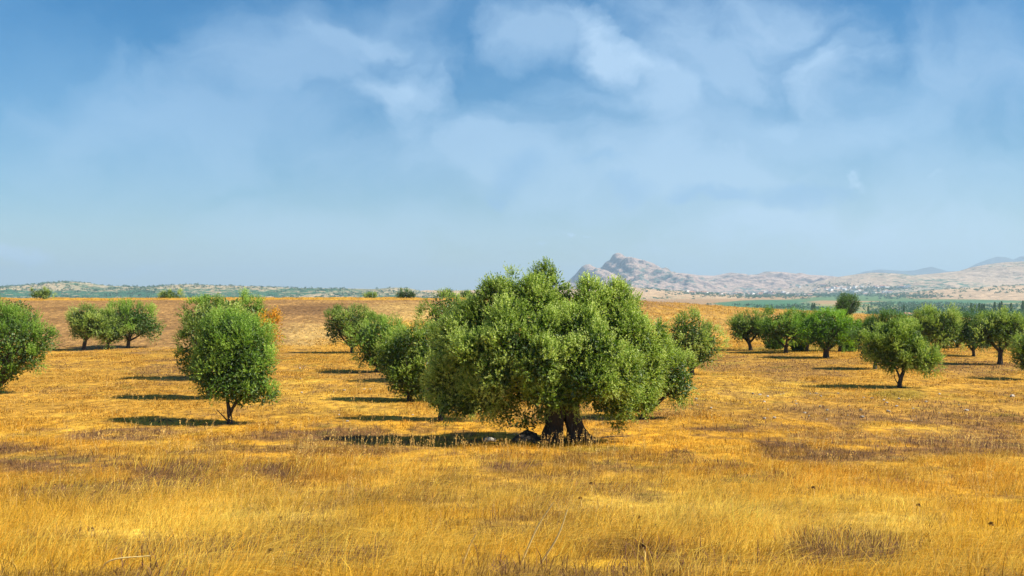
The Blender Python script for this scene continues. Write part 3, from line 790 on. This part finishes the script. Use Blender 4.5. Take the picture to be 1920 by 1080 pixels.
    u = rng.random(n); Y = (D0**.9 + u*(75**.9-D0**.9))**(1/.9); X = rng.uniform(-.55, .55, n)*Y
    Z = terrain(X, Y, False); c, w = patches(X, Y, Z)
    k = rng.random(n) < np.clip(w['brown']*1.3-.35, 0, 1)
    X, Y = X[k], Y[k]; n = len(X)
    hh = rng.uniform(.12, .30, n)*np.interp(Y, [0, 35, 60], [1, .9, .6]); wd = np.maximum(.009, Y*.0005)*rng.uniform(.7, 1.5, n)
    lean = np.stack([rng.normal(size=n)*.6, rng.normal(size=n)*.6, np.zeros(n)], 1)
    col = np.where((rng.random(n) < .5)[:, None], np.array([.13, .072, .045]), np.array([.25, .13, .075]))*(1+rng.normal(size=(n, 1))*.2)
    V, f, fc = blades(X, Y, hh, wd, lean, col, rng)
    tag(link('brown_weeds', new_mesh('brown_weeds', V, f, M['blade'], False, cols={'col': ('FACE', fc)})), 'withered red brown undergrowth in patches between the golden grass', 'weeds', kind='stuff')
scatter_grass()

# ------------------------------------------------------------------ valley woods, hill scrub
def blobs(X, Y, Z, r, h, K, rng, material, name, label, cat, qs=.55):
    n = len(X)
    c = np.stack([X, Y, Z+h*.5], 1)
    ci = np.repeat(np.arange(n), K)
    d = rdir(rng, n*K)*(rng.random(n*K)**.4)[:, None]
    p = c[ci] + d*np.stack([r, r, h*.5], 1)[ci]
    s = (r*qs)[ci]*rng.uniform(.6, 1.3, n*K)
    V, f = leaf_quads(p, rdir(rng, n*K), rdir(rng, n*K), s, s*.8)
    tint = np.clip(rng.uniform(.1, .9, n)[ci]+rng.normal(size=n*K)*.15, 0, 1)
    o = link(name, new_mesh(name, V, f, material, False, attrs={'tint': ('FACE', tint)}))
    tag(o, label, cat, kind='stuff'); return o

rng = np.random.default_rng(9)
n = 4300
X = rng.uniform(-2000, 300, n); X = rng.uniform(HL[0].min(), HL[0].max(), n); Y = rng.uniform(2750, 3750, n)
k = (fbm(X/160, Y/260, oct=3, seed=71) > -.02) | (rng.random(n) < .12)
X, Y = X[k], Y[k]
blobs(X, Y, hill_z(HL, X, Y)-1, rng.uniform(2.5, 7, len(X)), rng.uniform(4, 8, len(X)), 16, rng, M['leaf_valley'], 'hillside_scrub', 'dark scrub and trees spotting the low hills on the left', 'scrub')
# orchards and copses of the valley on the right
n = 9000
Y = rng.uniform(700, 2600, n); X = rng.uniform(.08, .58, n)*Y
px, py = proj(X, Y, terrain(X, Y, False))
m1 = (px > 1630) & (py < 600) & (py > 563)
rows = (np.abs(((Y/55) % 1)-.5) < .27)
keep = (m1 & (fbm(X/130, Y/200, oct=3, seed=72) > -.12) & rows) | ((px <= 1630) & (py > 572) & (fbm(X/60, Y/90, oct=2, seed=73) > .32))
X, Y = X[keep], Y[keep]
blobs(X, Y, terrain(X, Y, False), rng.uniform(2.5, 5, len(X)), rng.uniform(3, 6.5, len(X)), 16, rng, M['leaf_valley'], 'valley_orchard', 'blue green orchards and copses in the valley on the right', 'orchard')
n = 1500
Y = rng.uniform(3300, 5200, n); X = rng.uniform(.10, .56, n)*Y
def top_z(X, Y):
    z = terrain(X, Y, False)
    for H in (HT, HM, HF):
        ins = (X > H[0].min()) & (X < H[0].max()) & (Y > H[1].min()) & (Y < H[1].max())
        z = np.where(ins, np.maximum(z, hill_z(H, X, Y)), z)
    return z
k = (fbm(X/250, Y/300, oct=3, seed=74) > .08)
X, Y = X[k], Y[k]
DR = np.arange(2600, 8200, 12.)
bx, by_ = [], []
for (cx, cy, sx, sy, n_) in [(1300, 541, 45, 2.5, 130), (1350, 551, 80, 2.2, 260), (1440, 556, 90, 2.0, 240), (1530, 553, 80, 2.5, 260), (1600, 548, 60, 5, 330), (1660, 541, 50, 3, 220), (1560, 536, 60, 4, 130), (1250, 538, 40, 3, 50), (1400, 540, 70, 3, 90), (1720, 556, 60, 3, 150)]:
    for _ in range(n_):
        a_, b_ = cx+rng.normal()*sx*.6, cy+rng.normal()*sy*.7
        xr = (a_-CX)/F*DR; hit = np.nonzero(top_z(xr, DR) >= CAMZ-(b_-HY)/F*DR)[0]
        if len(hit): bx.append(xr[hit[0]]); by_.append(DR[hit[0]])
X = np.concatenate([X, bx]); Y = np.concatenate([Y, by_])
blobs(X, Y, top_z(X, Y)-1, rng.uniform(3.5, 8, len(X)), rng.uniform(4, 7.5, len(X)), 20, rng, M['leaf_valley'], 'village_trees', 'dark blue green tree belts around the distant white village', 'trees')

# cypresses along the valley lane
cyp = [(1523, 576, 8), (1527, 576, 8), (1628, 585, 12), (1695, 588, 16), (1720, 588, 14), (1737, 588, 14), (1805, 588, 14), (1821, 586, 18), (1836, 588, 20), (1841, 587, 17), (1845, 586, 16), (1865, 586, 20), (1874, 584, 17), (1878, 584, 19), (1896, 584, 16), (1918, 584, 20)]
rng = np.random.default_rng(33)
def cyp_mesh(rng):
    n = 700; t = rng.random(n); a = rng.uniform(0, 2*np.pi, n)
    r = .115*np.sin(np.pi*np.clip(t*.93+.05, 0, 1))**.7*(1-.35*t)*rng.uniform(.55, 1.1, n)
    p = np.stack([np.cos(a)*r, np.sin(a)*r, .06+t*.9], 1)
    d = norm(np.stack([np.cos(a)*.3, np.sin(a)*.3, np.ones(n)], 1)+rdir(rng, n)*.3)
    V, f = leaf_quads(p, d, norm(np.stack([np.cos(a), np.sin(a), 0*a], 1)+rdir(rng, n)*.4), rng.uniform(.05, .1, n), np.full(n, .035))
    return new_mesh('crown', V, f, M['leaf_dark'], False, attrs={'tint': ('FACE', rng.uniform(.1, .7, n))})
cm = [cyp_mesh(rng) for _ in range(3)]
V, f = tube([[0, 0, -.02], [0, 0, .5], [0, 0, .9]], [.02, .014, .004], 6, .05)
ctm = new_mesh('trunk', V, f, M['bark'], True)
for i, (x, y, h) in enumerate(cyp):
    D = 1150.; X = (x-CX)/F*D; z = float(terrain(X, D, False)); hw = (HY-(y-h))/F*D+CAMZ - z
    e = empty('cypress', (X, D, z)); e.scale = (max(hw, 6)*1.25,)*2+(max(hw, 6),)
    tag(e, 'thin dark cypress rising from the valley orchards' if x > 1600 else 'tiny dark cypress in the green field left of the lone crest tree', 'tree', 'cypresses in the valley on the right')
    a = link('trunk', ctm, e); b = link('crown', cm[i % 3], e); b.rotation_euler.z = i*1.3

# white village
def house_mesh(w, d, h, kind):
    V = [(-w/2, -d/2, -2), (w/2, -d/2, -2), (w/2, d/2, -2), (-w/2, d/2, -2), (-w/2, -d/2, h), (w/2, -d/2, h), (w/2, d/2, h), (-w/2, d/2, h)]
    f = [(0, 1, 5, 4), (1, 2, 6, 5), (2, 3, 7, 6), (3, 0, 4, 7), (4, 5, 6, 7)]
    return new_mesh('wall', V, f, M['white_wall'])
def plain(name, c, rough=.9):
    m, nt, out = mat(name); tc = N(nt, 'ShaderNodeTexCoord')
    n1 = noise_n(nt, .6, 4, .6, tc.outputs['Object'])
    p = N(nt, 'ShaderNodeBsdfPrincipled', Roughness=rough)
    L(nt, mixrgb(nt, n1, tuple(x*.85 for x in c), c), p.inputs['Base Color']); L(nt, p.outputs[0], out.inputs[0]); return m
M['white_wall'] = plain('whitewash', (.85, .84, .80)); M['roof_clay'] = plain('clay_roof', (.42, .22, .14)); M['dark_opening'] = plain('dark_opening', (.03, .035, .04), .4)
rng = np.random.default_rng(12)
protos = []
for k in range(5):
    w, d, h = rng.uniform(11, 20), rng.uniform(9, 12), rng.choice([3.6, 4.5, 7])
    wm = house_mesh(w, d, h, k)
    if k % 2:
        o = .5; V = [(-w/2-o, -d/2-o, h), (w/2+o, -d/2-o, h), (w/2+o, d/2+o, h), (-w/2-o, d/2+o, h), (-w/2-o, 0, h+2.2), (w/2+o, 0, h+2.2)]
        rf = new_mesh('roof', V, [(0, 1, 5, 4), (2, 3, 4, 5), (3, 0, 4, 4), (1, 2, 5, 5)][:2], M['roof_clay'])
    else:
        V = []; f = []
        for (a0, b0, a1, b1) in ((-w/2-.1, -d/2-.1, w/2+.1, -d/2+.3), (-w/2-.1, d/2-.3, w/2+.1, d/2+.1), (-w/2-.1, -d/2+.3, -w/2+.3, d/2-.3), (w/2-.3, -d/2+.3, w/2+.1, d/2-.3)):
            q = len(V); V += [(a0, b0, h-.1), (a1, b0, h-.1), (a1, b1, h-.1), (a0, b1, h-.1), (a0, b0, h+.7), (a1, b0, h+.7), (a1, b1, h+.7), (a0, b1, h+.7)]
            f += [(q, q+1, q+5, q+4), (q+1, q+2, q+6, q+5), (q+2, q+3, q+7, q+6), (q+3, q, q+4, q+7), (q+4, q+5, q+6, q+7)]
        rf = new_mesh('roof', V, f, M['white_wall'])
    wins = []
    for x in np.linspace(-w/2+2, w/2-2, int(w/3.5)):
        z0 = 1.1; V = [(x-.5, -d/2-.03, z0), (x+.5, -d/2-.03, z0), (x+.5, -d/2-.03, z0+1.3), (x-.5, -d/2-.03, z0+1.3)]
        wins.append(new_mesh('window', V, [(0, 1, 2, 3)], M['dark_opening']))
    protos.append((wm, rf, wins))
spots = []
for (cx, cy, sx, sy, n) in [(1335, 548, 40, 3, 40), (1400, 551, 55, 2.5, 36), (1285, 541, 25, 3, 8), (1560, 541, 45, 5, 16), (1660, 538, 40, 1.5, 18), (1470, 553, 40, 2, 12), (1620, 549, 30, 4, 8), (1350, 535, 60, 4, 10)]:
    for _ in range(n): spots.append((cx+rng.normal()*sx*.6, cy+rng.normal()*sy*.6))
Dr = np.arange(2600, 8200, 12.)
nh = 0
for (px, py) in spots:
    Xr = (px-CX)/F*Dr; z = top_z(Xr, Dr); ray = CAMZ-(py-HY)/F*Dr
    hit = np.nonzero(z >= ray)[0]
    if not len(hit): continue
    i = hit[0]
    e = empty('house', (Xr[i]*(1-22/Dr[i]), Dr[i]-22, float(top_z(np.array([Xr[i]]), np.array([Dr[i]-22.]))[0])+.8)); e.rotation_euler.z = rng.uniform(-.7, .7); s = rng.uniform(1.0, 1.6)*min(Dr[i]/4600, 1.3); e.scale = (s, s, s)
    tag(e, 'small whitewashed house of the distant village at the foot of the hills', 'house', 'white houses of the distant village')
    wm, rf, wins = protos[nh % 5]; link('wall', wm, e); link('roof', rf, e)
    for wn in wins: link('window', wn, e)
    nh += 1
print('houses', nh)
# farm buildings behind the crest near the right
for (x, y, D, w, lb) in [(1702, 588, 900, 9, 'long low white farm shed just beyond the crest on the right'), (1712, 588, 905, 5, 'small white farm shed right of the long one beyond the crest')]:
    X = (x-CX)/F*D; z = float(terrain(X, D, False)); e = empty('farm_shed', (X, D, z)); tag(e, lb, 'shed')
    hgt = CAMZ-(y-4-HY)/F*D - z
    wm, rf, wins = protos[1]; a = link('wall', wm, e); b = link('roof', rf, e)
    e.scale = (.45 if w > 6 else .3, .6, max(hgt, 3)/7)

# ------------------------------------------------------------------ small things in the grass
def rock_mesh(seed):
    u = np.linspace(0, 2*np.pi, 14, endpoint=False); v = np.linspace(0.02, np.pi-.02, 9)
    Vv, U = np.meshgrid(v, u, indexing='ij')
    d = np.stack([np.sin(Vv)*np.cos(U), np.sin(Vv)*np.sin(U), np.cos(Vv)], -1).reshape(-1, 3)
    k = 1+.5*fbm(d[:, 0]*1.5, d[:, 1]*1.5, d[:, 2]*1.5, oct=3, seed=seed)
    V = d*k[:, None]*np.array([1, .8, .55]); nr, nc = U.shape
    r = np.arange(nr-1)[:, None]*nc; c = np.arange(nc)[None]; c2 = (c+1) % nc
    f = np.stack([r+c, r+nc+c, r+nc+c2, r+c2], -1).reshape(-1, 4)
    return new_mesh('stone', V, f, M['stone'], False)
rocks = [rock_mesh(s) for s in (1, 2, 3, 4)]
rng = np.random.default_rng(21)
rs = [(918, 829, .16, 'pale flat stone in the shade left of the old trunk'), (1898, 745, .13, 'large pale stone near the right edge, behind the brown weeds')]
for i in range(48):
    rs.append((rng.normal(1560, 150), rng.uniform(738, 790), rng.uniform(.03, .075), None))
for i in range(14): rs.append((rng.uniform(560, 780), rng.uniform(690, 800), rng.uniform(.03, .07), None))
for i, (x, y, s, lb) in enumerate(rs):
    b = on_ground(x, y); o = link('stone', rocks[i % 4], None, (b[0], b[1], b[2]+s*.45)); o.scale = (s*1.2, s, s); o.rotation_euler.z = i
    if lb: tag(o, lb, 'stone')
    elif x > 1000: tag(o, 'small pale stone scattered in the short grass in front of the right hand trees', 'stone', 'small stones in the grass on the right')
    else: tag(o, 'small pale stone in the short grass left of the old tree', 'stone', 'small stones left of the old tree')

def twig(name, pts, r0, r1, material, lb, cat, grp=None, ball=None):
    D = pts[0][2]; b = np.array([(pts[0][0]-CX)/F*D, D, CAMZ-(pts[0][1]-HY)/F*D])
    P = [np.array([(x-CX)/F*d, d, CAMZ-(y-HY)/F*d])-b for x, y, d in pts]
    V, f = tube(P, np.linspace(r0, r1, len(P)), 6, .05, 3, sub=5)
    me = new_mesh(name, V, f, material, True)
    o = link(name, me, None, b); tag(o, lb, cat, grp); return o
def plain2(name, c): return plain(name, c, .7)
M['straw'] = plain2('bleached_straw', (.86, .66, .26)); M['seedhead'] = plain2('dried_seed_head', (.13, .06, .025))
def gd(x, y): return on_ground(x, y)[1]
for (a, m_, c, lb) in [((978, 1042), (1008, 988), (1038, 942), 'long pale straw stalk leaning right in the foreground, left one of two'),
                    ((1012, 1048), (1046, 1005), (1064, 955), 'long pale straw stalk leaning right in the foreground, right one of two'),
                    ((865, 1052), (880, 1025), (892, 1002), 'short pale straw stalk left of the two long ones in the foreground'),
                    ((182, 1078), (205, 1052), (282, 1042), 'bleached bent straw stalk at the bottom left')]:
    D = gd(a[0], min(a[1]+14, 1079))
    twig('straw_stalk', [(a[0], a[1]+12, D), (m_[0], m_[1], D-.05), (c[0], c[1], D-.1)], .010, .005, M['straw'], lb, 'stalk')
# dried seed heads on thin stems
def head_mesh(rng):
    n = 60; d = rdir(rng, n); V, f = leaf_quads(d*.25, norm(d+[0, 0, .6]), rdir(rng, n), np.full(n, 1.0), np.full(n, .35))
    return new_mesh('seed_head', V, f, M['seedhead'])
hm = head_mesh(rng)
V, f = tube([[0, 0, 0], [.02, 0, .5], [0, 0, 1]], [.006, .005, .004], 6, .02); stm = new_mesh('stem', V, f, M['straw'], True)
heads = [(525, 973, 'dark seed head alone in the pale grass at the lower left'), (1108, 907, 'dark seed head in the grass below the right foot of the old tree'), (1200, 972, 'dark seed head above the cluster of three in the foreground'),
         (1229, 989, 'dark seed head at the right of the cluster in the foreground'), (1198, 994, 'dark seed head at the left of the cluster in the foreground'), (1206, 1033, 'rusty seed head lowest of the foreground cluster'), (1088, 935, 'golden brown seed head left above the foreground cluster'),
         (1525, 915, 'dark seed head in the grass right of the foreground cluster'), (1722, 948, 'dark seed head near the lower right, left one'), (1858, 984, 'dark seed head near the lower right corner'), (508, 1044, 'dark seed head near the bottom left'),
         (170, 996, 'low dark seed head at the far lower left')]
for x, y, lb in heads:
    D = gd(x, y+22); X = (x-CX)/F*D; zg = float(terrain(X, D, False)); zt = CAMZ-(y-HY)/F*D; h = max(.15, zt-zg)
    e = empty('thistle', (X, D, zg)); tag(e, lb, 'dried thistle')
    s = link('stem', stm, e); s.scale = (1, 1, h); q = link('seed_head', hm, e, (0, 0, h)); q.scale = (.036,)*3
for pts, lb in [([(100, 655), (112, 648), (126, 652)], 'fallen dark branch right of the tree at the left edge'), ([(297, 792), (312, 785), (326, 793)], 'arched fallen twig in the shadow left of the young forked tree'),
                ([(1118, 822), (1150, 818), (1175, 819)], 'thin fallen branch on the grass right of the old trunk')]:
    D = gd(pts[0][0], pts[0][1]+1)
    twig('fallen_branch', [(x, y, D) for x, y in pts], .035 if D > 50 else .022, .012, M['bark'], lb, 'branch')

# ------------------------------------------------------------------ haze
DENS = 8.6e-5
def haze():
    m, nt, out = mat('haze_air')
    v = N(nt, 'ShaderNodeVolumePrincipled', Density=DENS, Anisotropy=.1)
    v.inputs['Color'].default_value = (.60, .82, 1, 1)
    L(nt, v.outputs[0], out.inputs['Volume'])
    x, y0, y1, z0, z1 = 27500, -27500, 27500, -40, 720
    V = [(-x, y0, z0), (x, y0, z0), (x, y1, z0), (-x, y1, z0), (-x, y0, z1), (x, y0, z1), (x, y1, z1), (-x, y1, z1)]
    f = [(3, 2, 1, 0), (4, 5, 6, 7), (0, 1, 5, 4), (1, 2, 6, 5), (2, 3, 7, 6), (3, 0, 4, 7)]
    tag(link('haze', new_mesh('haze', V, f, m)), 'pale blue haze over the valley and far hills', 'haze', kind='stuff')
haze()

# ------------------------------------------------------------------ sun, sky with clouds
EL, AZ = math.radians(44), math.radians(103)
sd = (math.cos(EL)*math.sin(AZ), math.cos(EL)*math.cos(AZ), math.sin(EL))
from mathutils import Vector
ld = bpy.data.lights.new('sun', 'SUN'); ld.energy = 5.0; ld.angle = math.radians(.53); ld.color = (1, .93, .80)
lo = bpy.data.objects.new('sun', ld); COL.objects.link(lo); lo.rotation_euler = Vector(sd).to_track_quat('Z', 'Y').to_euler()

w = bpy.data.worlds.new('World'); SC.world = w; w.use_nodes = True
nt = w.node_tree
for n in list(nt.nodes): nt.nodes.remove(n)
out = nt.nodes.new('ShaderNodeOutputWorld'); bg = nt.nodes.new('ShaderNodeBackground'); L(nt, bg.outputs[0], out.inputs[0])
sky = N(nt, 'ShaderNodeTexSky', sky_type='NISHITA', sun_disc=False, sun_elevation=EL, sun_rotation=AZ, air_density=1.0, dust_density=.3, ozone_density=2.8)
tc = N(nt, 'ShaderNodeTexCoord'); sep = N(nt, 'ShaderNodeSeparateXYZ'); L(nt, tc.outputs['Generated'], sep.inputs[0])
# bearings on the northern sky: U to the right, Vv upwards (tangents)
yy = math_(nt, 'MAXIMUM', sep.outputs['Y'], .08)
U0 = math_(nt, 'DIVIDE', sep.outputs['X'], yy); W0 = math_(nt, 'DIVIDE', sep.outputs['Z'], yy)
cv0 = N(nt, 'ShaderNodeCombineXYZ'); L(nt, U0, cv0.inputs[0]); L(nt, W0, cv0.inputs[1])
wn = N(nt, 'ShaderNodeTexNoise', Scale=7.0, Detail=7, Roughness=.6); L(nt, cv0.outputs[0], wn.inputs['Vector'])
ws = N(nt, 'ShaderNodeSeparateXYZ'); L(nt, wn.outputs['Color'], ws.inputs[0])
U = math_(nt, 'ADD', U0, math_(nt, 'MULTIPLY', math_(nt, 'SUBTRACT', ws.outputs[0], .5), .16))
W = math_(nt, 'ADD', W0, math_(nt, 'MULTIPLY', math_(nt, 'SUBTRACT', ws.outputs[1], .5), .11))
cv = N(nt, 'ShaderNodeCombineXYZ'); L(nt, U, cv.inputs[0]); L(nt, math_(nt, 'MULTIPLY', W, 1.5), cv.inputs[1])
nb = noise_n(nt, 3.0, 9, .58, cv.outputs[0], .5)
nf = noise_n(nt, 9.0, 8, .6, cv.outputs[0], .8)
def cellipse(cx, cy, rx, ry, rot=0, soft=1.0):
    cu, cw = (cx-CX)/F, (HY-cy)/F; ru, rw = rx/F, ry/F; c, s = math.cos(rot), math.sin(rot)
    du = math_(nt, 'SUBTRACT', U, cu); dw = math_(nt, 'SUBTRACT', W, cw)
    a = math_(nt, 'DIVIDE', math_(nt, 'ADD', math_(nt, 'MULTIPLY', du, c), math_(nt, 'MULTIPLY', dw, s)), ru)
    b = math_(nt, 'DIVIDE', math_(nt, 'ADD', math_(nt, 'MULTIPLY', du, -s), math_(nt, 'MULTIPLY', dw, c)), rw)
    d = math_(nt, 'SQRT', math_(nt, 'ADD', math_(nt, 'MULTIPLY', a, a), math_(nt, 'MULTIPLY', b, b)))
    return math_(nt, 'SUBTRACT', 1.0, d)                    # 1 in the middle, 0 on the rim
def masses(lst, nfac, gain, noise_a, noise_w):
    tot = None
    for e in lst:
        v = cellipse(*e[:4], *(e[5:6] or (0,)))
        v = math_(nt, 'ADD', v, math_(nt, 'MULTIPLY', math_(nt, 'SUBTRACT', noise_a, .5), noise_w))
        v = math_(nt, 'MULTIPLY', math_(nt, 'MULTIPLY', v, gain, clamp=True), e[4])
        tot = v if tot is None else math_(nt, 'MAXIMUM', tot, v)
    return tot
nmix = math_(nt, 'ADD', math_(nt, 'MULTIPLY', nb, .5), math_(nt, 'MULTIPLY', nf, .6))
cl = masses([(1010, 60, 130, 70, .45, 0), (1380, 90, 300, 150, .5, -.3), (1120, 90, 130, 60, .75, -.75), (1230, 190, 130, 90, .6, -.6), (1430, 60, 260, 120, .6, 0), (1560, 130, 140, 110, .6, .4), (1400, 260, 420, 110, .45, -.15),
             (720, 185, 150, 60, .6, -.1), (560, 120, 330, 130, .38, .1), (420, 230, 420, 120, .32, .1), (900, 290, 420, 110, .5, 0), (1250, 330, 480, 160, .6, 0), (1500, 430, 600, 110, .75, 0), (800, 430, 500, 70, .35, 0), (700, 90, 90, 50, .45, -.3), (1700, 380, 340, 140, .4, 0), (1800, 150, 220, 170, .4, 0),
             (20, 485, 80, 16, .75, 0), (1590, 335, 50, 14, .6, .2), (1760, 328, 34, 12, .5, 0), (1480, 235, 40, 26, .35, .5), (1065, 433, 16, 8, .9, .2), (1100, 427, 12, 6, .6, 0), (1002, 457, 14, 8, .6, 0), (280, 492, 90, 14, .4, 0)],
            None, 1.15, nmix, 2.6)
veil = math_(nt, 'MULTIPLY', math_(nt, 'SUBTRACT', nb, .42), 1.3, clamp=True)
crisp = masses([(1150, 70, 70, 22, .5, -.75), (1185, 105, 30, 14, .5, -.4), (1070, 30, 60, 22, .4, -.4), (770, 175, 60, 34, .4, -.2), (735, 138, 60, 14, .3, .1), (1540, 120, 60, 30, .3, .4), (1590, 332, 34, 9, .6, .2), (22, 483, 50, 9, .6, 0), (1066, 433, 13, 6, 1.0, .2), (1098, 427, 9, 5, .7, 0), (1470, 232, 44, 20, .35, .5), (650, 80, 70, 30, .3, -.4)], None, 1.9, nf, 3.6)
dk = masses([(965, 330, 80, 40, .55, .35), (920, 372, 30, 14, .6, 0), (1130, 302, 60, 12, .5, .1), (1190, 350, 90, 30, .55, -.1), (1340, 375, 90, 22, .75, .05), (1480, 365, 100, 30, .7, .15), (1560, 350, 50, 16, .5, .2)], None, 1.7, nf, 1.7)
skyc = N(nt, 'ShaderNodeHueSaturation', Saturation=1.6, Value=.90); L(nt, sky.outputs[0], skyc.inputs['Color'])
c1 = mixrgb(nt, math_(nt, 'ADD', math_(nt, 'MULTIPLY', veil, .55), .02), skyc.outputs[0], (3.9, 6.6, 9.4))
c2 = mixrgb(nt, math_(nt, 'MULTIPLY', cl, .95), c1, (5.2, 7.0, 9.0))
c2 = mixrgb(nt, math_(nt, 'MULTIPLY', crisp, .28), c2, (6.0, 8.0, 10.2))
c3 = mixrgb(nt, math_(nt, 'MULTIPLY', dk, .75), c2, (1.9, 4.1, 6.8))
L(nt, c3, bg.inputs['Color']); bg.inputs['Strength'].default_value = .062

# ------------------------------------------------------------------ camera and render settings
cd = bpy.data.cameras.new('camera'); cam = bpy.data.objects.new('camera', cd); COL.objects.link(cam)
cam.location = (0, 0, CAMZ); cam.rotation_euler = (math.radians(90), 0, 0)
cd.sensor_width = 36; cd.lens = F/1920*36; cd.shift_y = (HY-540)/1920; cd.clip_start = .1; cd.clip_end = 60000
cd.dof.use_dof = True; cd.dof.focus_distance = 33; cd.dof.aperture_fstop = 11
SC.camera = cam
SC.render.engine = 'CYCLES'
cy = SC.cycles
cy.use_denoising = True; cy.denoising_prefilter = 'ACCURATE'; cy.denoising_input_passes = 'RGB_ALBEDO_NORMAL'
try: cy.denoiser = 'OPENIMAGEDENOISE'
except Exception: pass
cy.max_bounces = 6; cy.diffuse_bounces = 3; cy.glossy_bounces = 1; cy.transmission_bounces = 4; cy.volume_bounces = 0; cy.transparent_max_bounces = 4
cy.use_adaptive_sampling = True; cy.adaptive_threshold = .014
SC.render.filter_size = 1.15
cy.sample_clamp_indirect = 4
vs = SC.view_settings
vs.view_transform = 'Standard'; vs.look = 'None'; vs.gamma = 1; vs.exposure = .95; vs.use_curve_mapping = False
